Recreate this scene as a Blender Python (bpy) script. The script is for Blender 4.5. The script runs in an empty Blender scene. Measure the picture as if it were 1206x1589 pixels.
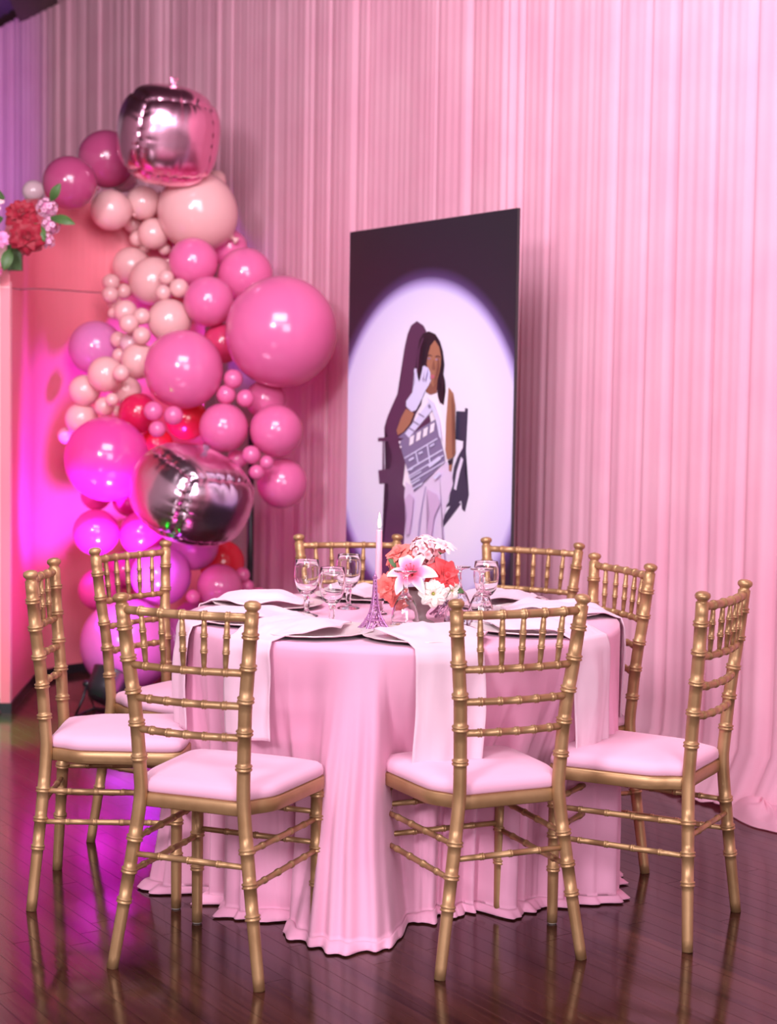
import bpy, bmesh, math, random
from math import sin, cos, pi, sqrt, atan2, exp
from mathutils import Vector, Matrix, noise

S = bpy.context.scene
COL = S.collection
random.seed(7)

# ------------------------------------------------------------------ camera
cam_d = bpy.data.cameras.new('camera')
cam = bpy.data.objects.new('camera', cam_d)
COL.objects.link(cam)
cam_d.sensor_fit = 'VERTICAL'
cam_d.sensor_height = 36.0
cam_d.lens = 36.0 * 2548.0 / 1589.0
cam_d.clip_start = 0.05
cam.location = (0, 0, 1.3855)
PITCH, ROLL = 0.0674, 0.0148
cam.matrix_world = (Matrix.Translation((0, 0, 1.3855)) @ Matrix.Rotation(pi / 2 - PITCH, 4, 'X')
                    @ Matrix.Rotation(ROLL, 4, 'Z'))
cam_d.dof.use_dof = True
cam_d.dof.focus_distance = 4.35
cam_d.dof.aperture_fstop = 3.2
S.camera = cam

# ------------------------------------------------------------------ world, exposure, lights
S.view_settings.view_transform = 'Standard'
S.view_settings.look = 'None'
S.view_settings.gamma = 1.0
S.view_settings.use_curve_mapping = False
S.view_settings.exposure = 0.0
W = bpy.data.worlds.new('world'); S.world = W
W.use_nodes = True
W.node_tree.nodes['Background'].inputs[0].default_value = (0.9, 0.8, 0.86, 1)
W.node_tree.nodes['Background'].inputs[1].default_value = 0.35


def look(o, loc, tgt):
    o.location = loc
    o.rotation_euler = (Vector(tgt) - Vector(loc)).to_track_quat('-Z', 'Y').to_euler()


def area(name, loc, tgt, size, power, color, size_y=None):
    l = bpy.data.lights.new(name, 'AREA'); l.energy = power; l.color = color
    l.size = size
    if size_y:
        l.shape = 'RECTANGLE'; l.size_y = size_y
    o = bpy.data.objects.new(name, l); COL.objects.link(o); look(o, loc, tgt)
    return o


def spot(name, loc, tgt, power, color, angle, blend=0.5, radius=0.06):
    l = bpy.data.lights.new(name, 'SPOT'); l.energy = power; l.color = color
    l.spot_size = math.radians(angle); l.spot_blend = blend; l.shadow_soft_size = radius
    o = bpy.data.objects.new(name, l); COL.objects.link(o); look(o, loc, tgt)
    return o


area('key_softbox', (-2.7, -1.6, 3.6), (0.5, 6.2, 1.5), 1.2, 365, (1.0, 0.92, 0.985))
area('drape_fill', (-0.5, 4.0, 3.95), (-0.25, 7.7, 1.8), 2.0, 250, (1.0, 0.92, 0.985))  # added light, no real source: lifts the drapes against the table
area('room_fill', (1.9, -2.4, 2.7), (0.4, 5.5, 1.2), 2.6, 260, (1.0, 0.92, 0.985))  # unseen fill from the right, softens the key's shadows
area('rear_fill', (-0.5, -2.6, 3.98), (-0.5, -2.6, 0), 2.4, 160, (1.0, 0.92, 0.985))  # invented light behind the camera: brightens what the foil reflects, plus frontal fill
spot('purple_uplight', (-1.12, 7.0, 0.26), (-1.32, 7.55, 0.78), 330, (0.42, 0.05, 1.0), 60, 0.5)
spot('violet_wall_wash', (-3.3, 9.4, 0.5), (-3.15, 12.0, 3.9), 420, (0.50, 0.12, 1.0), 40, 0.9)
spot('magenta_fill', (-0.85, 6.45, 0.15), (-1.66, 7.75, 0.85), 75, (1.0, 0.10, 0.62), 66, 0.9, 0.25)  # added magenta spot without a fixture, brightens the booth's side wall
spot('green_floor_light', (-2.6, 6.2, 1.6), (-1.78, 6.6, 0.0), 2000, (0.0, 1.0, 0.02), 28, 1.0)

# ------------------------------------------------------------------ materials
MATS = {}


def mat(name, color, rough=0.6, metal=0.0, coat=0.0, spec=0.5, trans=0.0, sheen=0.0, emit=None, estr=0.0, alpha=1.0):
    m = bpy.data.materials.new(name); m.use_nodes = True
    b = m.node_tree.nodes['Principled BSDF']
    b.inputs['Base Color'].default_value = (*color, 1)
    b.inputs['Roughness'].default_value = rough
    b.inputs['Metallic'].default_value = metal
    b.inputs['Coat Weight'].default_value = coat
    b.inputs['Coat Roughness'].default_value = 0.08
    b.inputs['Specular IOR Level'].default_value = spec
    b.inputs['Transmission Weight'].default_value = trans
    b.inputs['Sheen Weight'].default_value = sheen
    if emit:
        b.inputs['Emission Color'].default_value = (*emit, 1)
        b.inputs['Emission Strength'].default_value = estr
    MATS[name] = m
    return m


def nodes(m):
    nt = m.node_tree
    return nt, nt.nodes, nt.links, nt.nodes['Principled BSDF']


def noisy(m, c1, c2, scale, detail=3, stretch=None, rough=None, bump=0.0, coord='Object'):
    """mottle the base colour between two tones, optional roughness range and bump"""
    nt, N, L, b = nodes(m)
    tc = N.new('ShaderNodeTexCoord'); src = tc.outputs[coord]
    if stretch:
        mp = N.new('ShaderNodeMapping'); mp.inputs['Scale'].default_value = stretch
        L.new(src, mp.inputs[0]); src = mp.outputs[0]
    t = N.new('ShaderNodeTexNoise'); t.inputs['Scale'].default_value = scale; t.inputs['Detail'].default_value = detail
    L.new(src, t.inputs['Vector'])
    r = N.new('ShaderNodeValToRGB')
    r.color_ramp.elements[0].position = 0.35; r.color_ramp.elements[1].position = 0.65
    r.color_ramp.elements[0].color = (*c1, 1); r.color_ramp.elements[1].color = (*c2, 1)
    L.new(t.outputs[0], r.inputs[0]); L.new(r.outputs[0], b.inputs['Base Color'])
    if rough:
        mr = N.new('ShaderNodeMapRange'); mr.inputs[3].default_value = rough[0]; mr.inputs[4].default_value = rough[1]
        L.new(t.outputs[0], mr.inputs[0]); L.new(mr.outputs[0], b.inputs['Roughness'])
    if bump:
        bp = N.new('ShaderNodeBump'); bp.inputs['Strength'].default_value = bump; bp.inputs['Distance'].default_value = 0.002
        L.new(t.outputs[0], bp.inputs['Height']); L.new(bp.outputs[0], b.inputs['Normal'])
    return m


def fabric(name, c1, c2, transl=0.0, tcol=None, sheen=0.2, weave=900):
    m = mat(name, c1, 0.85, spec=0.15, sheen=sheen)
    noisy(m, c1, c2, 3.0, 4)
    nt, N, L, b = nodes(m)
    if transl:
        t = N.new('ShaderNodeBsdfTranslucent'); t.inputs[0].default_value = (*tcol, 1)
        mx = N.new('ShaderNodeMixShader'); mx.inputs[0].default_value = transl
        out = N['Material Output']
        L.new(b.outputs[0], mx.inputs[1]); L.new(t.outputs[0], mx.inputs[2]); L.new(mx.outputs[0], out.inputs[0])
    return m


gold = mat('gold_paint', (0.40, 0.235, 0.12), 0.4, 0.55)
noisy(gold, (0.37, 0.205, 0.095), (0.46, 0.27, 0.135), 14, 4, rough=(0.34, 0.5))
worn = mat('worn_wood', (0.42, 0.26, 0.14), 0.7)
foot_grey = mat('glide_grey', (0.35, 0.31, 0.28), 0.5)
curtain_m = fabric('pink_drape', (0.89, 0.43, 0.58), (0.93, 0.49, 0.63), 0.32, (0.95, 0.28, 0.46), sheen=0.1)
cloth_m = fabric('pink_tablecloth', (0.82, 0.37, 0.55), (0.85, 0.41, 0.58), 0.10, (0.9, 0.3, 0.5))
cush_m = fabric('pink_cushion', (0.76, 0.39, 0.54), (0.79, 0.43, 0.58))
nap_m = fabric('pale_napkin', (0.78, 0.52, 0.64), (0.82, 0.57, 0.68), 0.10, (0.9, 0.5, 0.6))
silver = mat('charger_silver', (0.80, 0.70, 0.70), 0.30, 0.35)
charger_under = mat('charger_dark', (0.06, 0.045, 0.05), 0.4)
glass = mat('clear_glass', (1, 1, 1), 0.02, trans=1.0); glass.node_tree.nodes['Principled BSDF'].inputs['IOR'].default_value = 1.48
black_m = mat('black_plastic', (0.012, 0.012, 0.016), 0.35)
lens_m = mat('lamp_lens', (0.6, 0.3, 0.9), 0.2, emit=(0.55, 0.08, 1.0), estr=6)
steel_m = mat('dark_steel', (0.03, 0.03, 0.035), 0.4, 0.8)
wood_t = mat('table_plywood', (0.35, 0.22, 0.12), 0.6)
wax_m = mat('pink_wax', (0.80, 0.42, 0.53), 0.45); wax_m.node_tree.nodes['Principled BSDF'].inputs['Subsurface Weight'].default_value = 0.2
wick_m = mat('wick', (0.02, 0.015, 0.015), 0.9)
flame_m = mat('flame', (1, 0.8, 0.5), 0.5, emit=(1.0, 0.80, 0.50), estr=9)
eiffel_m = mat('mauve_metal', (0.55, 0.24, 0.50), 0.3, 0.7)
eiffel_g = mat('antique_metal', (0.34, 0.16, 0.26), 0.32, 0.7)
bowl_m = mat('taupe_ceramic', (0.36, 0.27, 0.27), 0.55); noisy(bowl_m, (0.31, 0.23, 0.235), (0.40, 0.30, 0.30), 12, 4)
ceil_m = mat('ceiling_dark', (0.10, 0.075, 0.09), 0.8); noisy(ceil_m, (0.08, 0.06, 0.075), (0.12, 0.09, 0.11), 2)
beam_m = mat('beam_wood', (0.06, 0.03, 0.02), 0.5); noisy(beam_m, (0.045, 0.022, 0.016), (0.08, 0.04, 0.028), 6, 5, (1, 8, 8))
wall_m = mat('wall_paint', (0.62, 0.55, 0.56), 0.8); noisy(wall_m, (0.60, 0.53, 0.54), (0.64, 0.57, 0.58), 2)
booth_m = mat('booth_pink', (0.80, 0.20, 0.26), 0.5); noisy(booth_m, (0.78, 0.19, 0.25), (0.82, 0.215, 0.275), 1.5)
booth_w = mat('booth_cream', (0.85, 0.45, 0.48), 0.5); noisy(booth_w, (0.83, 0.43, 0.46), (0.87, 0.47, 0.50), 1.5)
booth_in = mat('booth_red_edge', (0.30, 0.02, 0.03), 0.6)
leaf_m = mat('leaf_green', (0.05, 0.11, 0.025), 0.5); noisy(leaf_m, (0.03, 0.075, 0.02), (0.09, 0.17, 0.04), 9, 3)
petal_mats = {}


def petal(name, base, tip, rough=0.55):
    """petal colour runs from the base to the tip along the petal's own length (stored per vertex)"""
    m = mat('petal_' + name, tip, rough, spec=0.3, sheen=0.2)
    nt, N, L, b = nodes(m)
    a = N.new('ShaderNodeAttribute'); a.attribute_name = 'along'
    r = N.new('ShaderNodeValToRGB'); r.color_ramp.elements[0].position = 0.15; r.color_ramp.elements[1].position = 0.95
    r.color_ramp.elements[0].color = (*base, 1); r.color_ramp.elements[1].color = (*tip, 1)
    L.new(a.outputs['Fac'], r.inputs[0]); L.new(r.outputs[0], b.inputs['Base Color'])
    petal_mats[name] = m
    return m


petal('coral', (0.42, 0.03, 0.03), (0.84, 0.17, 0.15))
petal('red', (0.13, 0.002, 0.008), (0.30, 0.005, 0.025))
petal('scarlet', (0.50, 0.01, 0.02), (0.78, 0.07, 0.08))
petal('blush', (0.78, 0.30, 0.34), (0.88, 0.56, 0.60))
petal('white', (0.80, 0.60, 0.45), (0.92, 0.84, 0.80))
petal('hotpink', (0.75, 0.03, 0.25), (0.90, 0.30, 0.60))
petal('mauve', (0.60, 0.18, 0.36), (0.85, 0.50, 0.68))
lily_m = petal('lily', (0.62, 0.01, 0.06), (0.93, 0.76, 0.80))
lily_m.node_tree.nodes['Color Ramp'].color_ramp.elements.new(0.55).color = (0.82, 0.20, 0.38, 1)
stamen_m = mat('stamen', (0.25, 0.06, 0.01), 0.6)
green_c = mat('flower_heart', (0.35, 0.38, 0.08), 0.6)


def balloon_mat(name, c, rough=0.2, transl=0.2):
    m = mat('balloon_' + name, c, rough, coat=0.5, spec=0.5)
    nt, N, L, b = nodes(m)
    t = N.new('ShaderNodeBsdfTranslucent'); t.inputs[0].default_value = (*c, 1)
    mx = N.new('ShaderNodeMixShader'); mx.inputs[0].default_value = transl
    L.new(b.outputs[0], mx.inputs[1]); L.new(t.outputs[0], mx.inputs[2]); L.new(mx.outputs[0], N['Material Output'].inputs[0])
    return m


BM = {
    'blush': balloon_mat('blush', (0.88, 0.51, 0.52)),
    'pearl': balloon_mat('pearl', (0.82, 0.55, 0.62)),
    'pink': balloon_mat('pink', (0.85, 0.17, 0.42)),
    'deep': balloon_mat('deep', (0.72, 0.05, 0.17)),
    'rose': balloon_mat('rose', (0.48, 0.07, 0.20)),
    'orchid': balloon_mat('orchid', (0.72, 0.22, 0.52)),
    'crimson': balloon_mat('crimson', (0.70, 0.015, 0.10)),
    'red': balloon_mat('red', (0.80, 0.03, 0.05)),
    'magenta': balloon_mat('magenta', (0.80, 0.07, 0.38)),
    'purple': balloon_mat('purple', (0.75, 0.20, 0.60)),
}
foil_a = mat('foil_rose', (0.88, 0.42, 0.60), 0.24, 1.0)
foil_b = mat('foil_mauve', (0.80, 0.52, 0.66), 0.24, 1.0)

# dark strip flooring: colour per board row, grain along the boards
DX, DY = -0.5538, 0.8327            # direction the floor boards and the drape wall run in
floor_m = mat('dark_floorboard', (0.05, 0.02, 0.015), 0.16, spec=0.40)
nt, N, L, b = nodes(floor_m)
g = N.new('ShaderNodeNewGeometry')
mp = N.new('ShaderNodeMapping'); mp.vector_type = 'TEXTURE'
mp.inputs['Rotation'].default_value = (0, 0, atan2(DY, DX))
L.new(g.outputs['Position'], mp.inputs[0])
mp2 = N.new('ShaderNodeMapping'); mp2.inputs['Scale'].default_value = (1.2, 40, 1)
L.new(mp.outputs[0], mp2.inputs[0])
gr = N.new('ShaderNodeTexNoise'); gr.inputs['Scale'].default_value = 2.0; gr.inputs['Detail'].default_value = 6
L.new(mp2.outputs[0], gr.inputs['Vector'])
sp = N.new('ShaderNodeSeparateXYZ'); L.new(mp.outputs[0], sp.inputs[0])
dv = N.new('ShaderNodeMath'); dv.operation = 'DIVIDE'; dv.inputs[1].default_value = 0.058; L.new(sp.outputs[1], dv.inputs[0])
fl = N.new('ShaderNodeMath'); fl.operation = 'FLOOR'; L.new(dv.outputs[0], fl.inputs[0])
wn = N.new('ShaderNodeTexWhiteNoise'); wn.noise_dimensions = '1D'; L.new(fl.outputs[0], wn.inputs['W'])
ad = N.new('ShaderNodeMath'); ad.operation = 'MULTIPLY_ADD'; ad.inputs[1].default_value = 0.35; L.new(wn.outputs[0], ad.inputs[0]); L.new(gr.outputs[0], ad.inputs[2])
r = N.new('ShaderNodeValToRGB'); r.color_ramp.elements[0].position = 0.35; r.color_ramp.elements[1].position = 0.95
r.color_ramp.elements[0].color = (0.010, 0.0022, 0.0026, 1); r.color_ramp.elements[1].color = (0.060, 0.018, 0.012, 1)
L.new(ad.outputs[0], r.inputs[0]); L.new(r.outputs[0], b.inputs['Base Color'])
sc = N.new('ShaderNodeTexNoise'); sc.inputs['Scale'].default_value = 1.7; sc.inputs['Detail'].default_value = 5; L.new(mp.outputs[0], sc.inputs['Vector'])
mr = N.new('ShaderNodeMapRange'); mr.inputs[1].default_value = 0.3; mr.inputs[2].default_value = 0.7; mr.inputs[3].default_value = 0.08; mr.inputs[4].default_value = 0.19
L.new(sc.outputs[0], mr.inputs[0]); L.new(mr.outputs[0], b.inputs['Roughness'])
bp = N.new('ShaderNodeBump'); bp.inputs['Strength'].default_value = 0.06; bp.inputs['Distance'].default_value = 0.002
L.new(gr.outputs[0], bp.inputs['Height']); L.new(bp.outputs[0], b.inputs['Normal'])

# printed poster: a soft-edged round pool of lavender light on near-black
print_m = mat('poster_print', (0.02, 0.015, 0.02), 0.32, spec=0.4)
nt, N, L, b = nodes(print_m)
tc = N.new('ShaderNodeTexCoord'); sx = N.new('ShaderNodeSeparateXYZ'); L.new(tc.outputs['Object'], sx.inputs[0])
cx = N.new('ShaderNodeCombineXYZ'); L.new(sx.outputs[0], cx.inputs[0]); L.new(sx.outputs[2], cx.inputs[1])
vd = N.new('ShaderNodeVectorMath'); vd.operation = 'DISTANCE'; L.new(cx.outputs[0], vd.inputs[0]); vd.inputs[1].default_value = (0.585, 1.205, 0)
r = N.new('ShaderNodeValToRGB'); e = r.color_ramp.elements
e[0].position = 0.0; e[0].color = (0.80, 0.72, 0.86, 1)
e[1].position = 1.0; e[1].color = (0.018, 0.012, 0.020, 1)
for p, c in ((0.45, (0.78, 0.68, 0.85)), (0.625, (0.66, 0.56, 0.84)), (0.650, (0.40, 0.30, 0.62)), (0.680, (0.07, 0.035, 0.12)), (0.72, (0.022, 0.012, 0.026))):
    q = e.new(p); q.color = (*c, 1)
L.new(vd.outputs['Value'], r.inputs[0]); L.new(r.outputs[0], b.inputs['Base Color'])
PRINT = {k: mat('print_' + k, c, 0.35, spec=0.4) for k, c in dict(
    shadow=(0.085, 0.030, 0.075), chair=(0.035, 0.030, 0.065), paper=(0.72, 0.62, 0.80), dress=(0.86, 0.74, 0.86), skirt=(0.70, 0.54, 0.76),
    crease=(0.40, 0.30, 0.52), hair=(0.018, 0.010, 0.018), skin=(0.36, 0.15, 0.09), skin_dark=(0.24, 0.09, 0.06), lips=(0.50, 0.12, 0.17),
    skirt_shade=(0.60, 0.40, 0.64), glove=(0.66, 0.60, 0.86), glove_line=(0.38, 0.32, 0.58), board=(0.21, 0.16, 0.30)).items()}

# ------------------------------------------------------------------ mesh helpers


class MB:
    def __init__(s):
        s.v = []; s.f = []; s.sm = []; s.a = []

    def add(s, vs, fs, smooth=True, along=None):
        o = len(s.v)
        s.v += [tuple(p) for p in vs]
        s.f += [[i + o for i in q] for q in fs]
        s.sm += [smooth] * len(fs)
        s.a += list(along) if along is not None else [0.0] * len(vs)

    def mesh(s, name, m, attr=False):
        me = bpy.data.meshes.new(name)
        me.from_pydata(s.v, [], s.f)
        me.polygons.foreach_set('use_smooth', s.sm)
        if attr:
            at = me.attributes.new('along', 'FLOAT', 'POINT'); at.data.foreach_set('value', s.a)
        me.materials.append(m)
        me.update()
        return me

    def build(s, name, m, parent=None, attr=False):
        return link(name, s.mesh(name, m, attr), parent)

    def box(s, c, d, rz=0.0):
        x, y, z = d[0] / 2, d[1] / 2, d[2] / 2
        cr, sr = cos(rz), sin(rz)
        vs = [(c[0] + a * x * cr - b_ * y * sr, c[1] + a * x * sr + b_ * y * cr, c[2] + k * z) for k in (-1, 1) for a, b_ in ((-1, -1), (1, -1), (1, 1), (-1, 1))]
        s.add(vs, [(3, 2, 1, 0), (4, 5, 6, 7), (0, 1, 5, 4), (1, 2, 6, 5), (2, 3, 7, 6), (3, 0, 4, 7)], False)
        return s

    def lathe(s, prof, n=24, c=(0, 0, 0), smooth=True, lob=None):
        """prof: list of (r, z); closed to the axis when r = 0"""
        vs, fs = [], []
        for i, (r_, z) in enumerate(prof):
            for k in range(n):
                a = 2 * pi * k / n
                rr = r_ * (1 + (lob(i, a) if lob else 0))
                vs.append((c[0] + rr * cos(a), c[1] + rr * sin(a), c[2] + z))
        for i in range(len(prof) - 1):
            for k in range(n):
                k2 = (k + 1) % n
                fs.append((i * n + k, i * n + k2, (i + 1) * n + k2, (i + 1) * n + k))
        s.add(vs, fs, smooth)
        return s

    def tube(s, pts, rad, n=12, caps=True):
        pts = [Vector(p) for p in pts]
        vs, fs = [], []
        t0 = (pts[1] - pts[0]).normalized()
        ref = Vector((0, 0, 1)) if abs(t0.z) < 0.9 else Vector((1, 0, 0))
        u = t0.cross(ref).normalized()
        for i, p in enumerate(pts):
            t = (pts[min(i + 1, len(pts) - 1)] - pts[max(i - 1, 0)])
            t = t.normalized() if t.length > 1e-9 else t0
            u = (u - t * u.dot(t)).normalized(); w = t.cross(u)
            r_ = rad[i] if hasattr(rad, '__len__') else rad
            for k in range(n):
                a = 2 * pi * k / n
                vs.append(p + (u * cos(a) + w * sin(a)) * r_)
        for i in range(len(pts) - 1):
            for k in range(n):
                k2 = (k + 1) % n
                fs.append((i * n + k, i * n + k2, (i + 1) * n + k2, (i + 1) * n + k))
        if caps:
            fs.append(tuple(range(n - 1, -1, -1))); m_ = (len(pts) - 1) * n
            fs.append(tuple(range(m_, m_ + n)))
        s.add(vs, fs, True)
        return s

    def grid(s, P, nu, nv, smooth=True, closed_u=False, along=None):
        vs = [P(i, j) for j in range(nv) for i in range(nu)]
        fs = []
        for j in range(nv - 1):
            for i in range(nu if closed_u else nu - 1):
                i2 = (i + 1) % nu
                fs.append((j * nu + i, j * nu + i2, (j + 1) * nu + i2, (j + 1) * nu + i))
        s.add(vs, fs, smooth, [along(i, j) for j in range(nv) for i in range(nu)] if along else None)
        return s


def link(name, me, parent=None):
    o = bpy.data.objects.new(name, me); COL.objects.link(o)
    if parent:
        o.parent = parent
    return o


def tag(o, label=None, cat=None, group=None, kind=None):
    if label: o['label'] = label
    if cat: o['category'] = cat
    if group: o['group'] = group
    if kind: o['kind'] = kind
    return o


def empty(name, loc, rz=0.0, label=None, cat=None, group=None, kind=None):
    o = bpy.data.objects.new(name, None); COL.objects.link(o)
    o.empty_display_size = 0.1
    o.location = loc; o.rotation_euler = (0, 0, rz)
    return tag(o, label, cat, group, kind)


KIDS = {}


def children_of(o):
    return [c for c in bpy.data.objects if c.parent == o]


def dup(o, parent=None, kids=None):
    """copy of a thing with copies of its parts and sub-parts (mesh data shared)"""
    c = o.copy(); COL.objects.link(c)
    if parent: c.parent = parent
    for ch in children_of(o):
        dup(ch, c)
    return c


def smooth01(t):
    t = max(0.0, min(1.0, t)); return t * t * (3 - 2 * t)


def nz(x, y=0.0, z=0.0):
    return noise.noise(Vector((x, y, z)))


def solidify(o, t, off=-1):
    md = o.modifiers.new('thickness', 'SOLIDIFY'); md.thickness = t; md.offset = off
    return o

# ------------------------------------------------------------------ setting: room shell, floor boards
MB().box((0, 4.2, 4.12), (11.0, 18.0, 0.1)).build('ceiling', ceil_m)['kind'] = 'structure'
tag(MB().box((-2.35, 10.9, 3.995), (0.30, 6.5, 0.15), 0.12).build('trim_1', beam_m), kind='structure')
MB().box((0, -4.75, 2.0), (11.0, 0.1, 4.3)).build('wall_front', wall_m)['kind'] = 'structure'
MB().box((-5.45, 4.2, 2.0), (0.1, 18.0, 4.3)).build('wall_left', wall_m)['kind'] = 'structure'
MB().box((5.45, 0.0, 2.0), (0.1, 9.5, 4.3)).build('wall_right', wall_m)['kind'] = 'structure'
U = Vector((DX, DY, 0)); NRM = Vector((-DY, DX, 0))     # along the drape wall; out of it toward the room
P0 = Vector((1.25, 5.65, 0))
wl = MB().box((0, 0, 0), (13.6, 0.1, 4.3))
wo = wl.build('wall_back', mat('wall_rose', (0.62, 0.26, 0.36), 0.8)); wo['kind'] = 'structure'
wo.location = P0 + U * 3.0 - NRM * 0.42 + Vector((0, 0, 2.0)); wo.rotation_euler = (0, 0, atan2(DY, DX))

floor = empty('floor', (0, 0, 0), kind='structure')
MB().box((0, 4.2, -0.07), (11.0, 18.0, 0.1)).build('subfloor', black_m, floor)
BW, BL = 0.058, 1.25


def board_mesh(mb, u0, v0, length):
    """one board lying along U, chamfered top edges, u along, v across"""
    cr, sr = DX, DY
    hw, c = BW / 2 - 0.0001, 0.0005
    vs = []
    for z, ins in ((-0.018, 0), (-c * 0.6, 0), (0.0, c)):
        for a, b_ in ((0, -1), (1, -1), (1, 1), (0, 1)):
            uu = u0 + (0.0004 + ins if a == 0 else length - 0.0004 - ins)
            vv = v0 + b_ * (hw - ins)
            vs.append((uu * cr - vv * sr, uu * sr + vv * cr, z))
    fs = [(8, 9, 10, 11)]
    for k in (0, 4):
        for i in range(4):
            j = (i + 1) % 4
            fs.append((k + i, k + j, k + 4 + j, k + 4 + i))
    mb.add(vs, fs, False)


def in_view(x, y):
    return y > 3.3 and abs(x) < 0.245 * y + 0.1


near, rest = [], MB()
v_lo, v_hi = -60, 90
for row in range(-110, 150):
    v0 = row * BW
    off = random.random() * BL
    for k in range(-6, 12):
        u0 = off + k * BL
        mx, my = (u0 + BL / 2) * DX - v0 * DY, (u0 + BL / 2) * DY + v0 * DX
        if abs(mx) > 5.4 or my < -4.6 or my > 13 or (Vector((mx, my, 0)) - P0).dot(NRM) < -0.5:
            continue
        vis = 0
        for q in (0, 0.25, 0.5, 0.75, 1):
            x, y = (u0 + q * BL) * DX - v0 * DY, (u0 + q * BL) * DY + v0 * DX
            if in_view(x, y): vis += 1
        if vis and my < 6.6:
            near.append((my - 0.3 * vis, u0, v0))
        else:
            board_mesh(rest, u0, v0, BL)
near.sort()
bm_ = MB(); board_mesh(bm_, 0, 0, BL); plank_me = bm_.mesh('plank', floor_m)
for i, (q, u0, v0) in enumerate(near):
    if i < 290:
        o = link('plank', plank_me, floor)
        o.location = (u0 * DX - v0 * DY, u0 * DY + v0 * DX, 0)
    else:
        board_mesh(rest, u0, v0, BL)
tag(rest.build('planks', floor_m, floor), kind='stuff')

# ------------------------------------------------------------------ drapes along the back wall
edges = [-2.2, 0.42, 1.381, 2.487, 3.96, 5.536, 7.1, 9.4]
drape_labels = [
    'pale pink floor length drape at far right, its hem pooling on the floor',
    'pale pink drape panel just right of the black poster',
    'pale pink drape panel directly behind the black poster',
    'rosy pink drape panel between the poster and the balloon column',
    'dusky pink drape panel directly behind the balloon column',
    'dusky pink drape panel left of the top foil balloon',
    'violet lit pink drape panel at the far left under the ceiling beam',
]


def drape(i, t0, t1, label):
    ph = [random.random() * 10 for _ in range(6)]
    n = int((t1 - t0) / 0.0085); nz_ = 30
    w = t1 - t0

    def P(a, j):
        q = a / (n - 1); t = t0 - 0.012 + q * (w + 0.024)
        z = 3.955 * (1 - j / (nz_ - 1)) ** 1.15 + 0.006 if j < nz_ - 1 else 0.006
        low = smooth01((2.0 - z) / 2.0)
        tt = t + 0.05 * low * nz(t * 1.3 + ph[0], z * 0.35)
        f = 0.022 * nz(tt * 3.6 + ph[1], z * 0.10) * (0.7 + 0.6 * low)
        p2 = sin(tt * 52 + 4 * nz(tt * 3.1, ph[2]) + ph[3])
        f += (0.002 + 0.005 * nz(tt * 2.3 + ph[4], 1.7) + 0.004 * low) * p2
        f += 0.0014 * sin(tt * 131 + 5 * nz(tt * 4.7, ph[5]))
        # deep creases: narrow grooves at irregular places
        cz = nz(tt * 5.2 + ph[5], 9.1)
        f -= 0.040 * exp(-(cz / 0.04) ** 2) * smooth01(.5 + 2 * nz(tt * 2.1, ph[4]))
        e = min(q, 1 - q) * w
        f -= 0.05 * exp(-(e / 0.018) ** 2)
        # the hem is a little long and lies on the floor
        pool = smooth01((0.22 - z) / 0.22)
        f += pool * (0.12 + 0.10 * nz(tt * 3.3 + ph[0], 4.0))
        if z < 0.10:
            z = z * 0.6 + 0.022 * abs(nz(tt * 7, 2.2, j * 0.7))
        p = P0 + U * tt + NRM * f
        return (p.x, p.y, z + 0.002)
    o = MB().grid(P, n, nz_).build('drape', curtain_m)
    return tag(o, label, 'drape', 'pink drapes along the back wall')


for i in range(len(edges) - 1):
    drape(i, edges[i], edges[i + 1], drape_labels[i])

# crumpled end of cloth lying in front of the right-hand drape
def fold_heap(c, ru, rv, h, rot, seed):
    def P(a, j):
        an = 2 * pi * a / 60; rr = j / 14
        k = 1 + 0.22 * nz(cos(an) * 1.6 + seed, sin(an) * 1.6, 3.0)
        x, y = ru * rr * k * cos(an), rv * rr * k * sin(an)
        z = h * (1 - rr ** 2.2) * (0.75 + 0.5 * nz(x * 9 + seed, y * 22, 1.0)) + 0.012 * (1 - rr) * sin(an * 5 + 9 * rr)
        X = c[0] + x * cos(rot) - y * sin(rot); Y = c[1] + x * sin(rot) + y * cos(rot)
        return (X, Y, max(0.004, z))
    return MB().grid(P, 60, 15, closed_u=True)


tag(fold_heap((1.265, 5.43, 0), 0.17, 0.085, 0.085, 1.9, 3.3).build('cloth_heap', curtain_m),
    'crumpled heap of pink cloth lying on the floor at the far right', 'cloth')

# ------------------------------------------------------------------ curved pink photo-booth wall behind the balloons
BX, BY = -1.642, 7.10
booth = empty('booth_wall', (BX, BY, 0), 0, 'tall curved pink booth wall with arched top behind the balloon column', 'booth')
plan = [(-.075 * y, y) for y in (0.0, 0.2, 0.4, 0.6, 0.74)]
for k in range(1, 21):
    a = pi - k * pi / 40
    plan.append((0.424 + 0.48 * cos(a), 0.75 + 0.49 * sin(a)))
plan += [(0.50, 1.238), (0.60, 1.234), (0.70, 1.228)]
sl = [0.0]
for a, c in zip(plan, plan[1:]):
    sl.append(sl[-1] + sqrt((c[0] - a[0]) ** 2 + (c[1] - a[1]) ** 2))


def fine_plan(k=2):
    out = []
    for i in range(len(plan) - 1):
        for j in range(k):
            q = j / k
            out.append((plan[i][0] * (1 - q) + plan[i + 1][0] * q, plan[i][1] * (1 - q) + plan[i + 1][1] * q, sl[i] * (1 - q) + sl[i + 1] * q))
    out.append((*plan[-1], sl[-1]))
    return out


FP = fine_plan()


def nrm_at(i):
    a = FP[max(i - 1, 0)]; c = FP[min(i + 1, len(FP) - 1)]
    t = Vector((c[0] - a[0], c[1] - a[1], 0)).normalized()
    return Vector((t.y, -t.x, 0))     # toward the room


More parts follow.
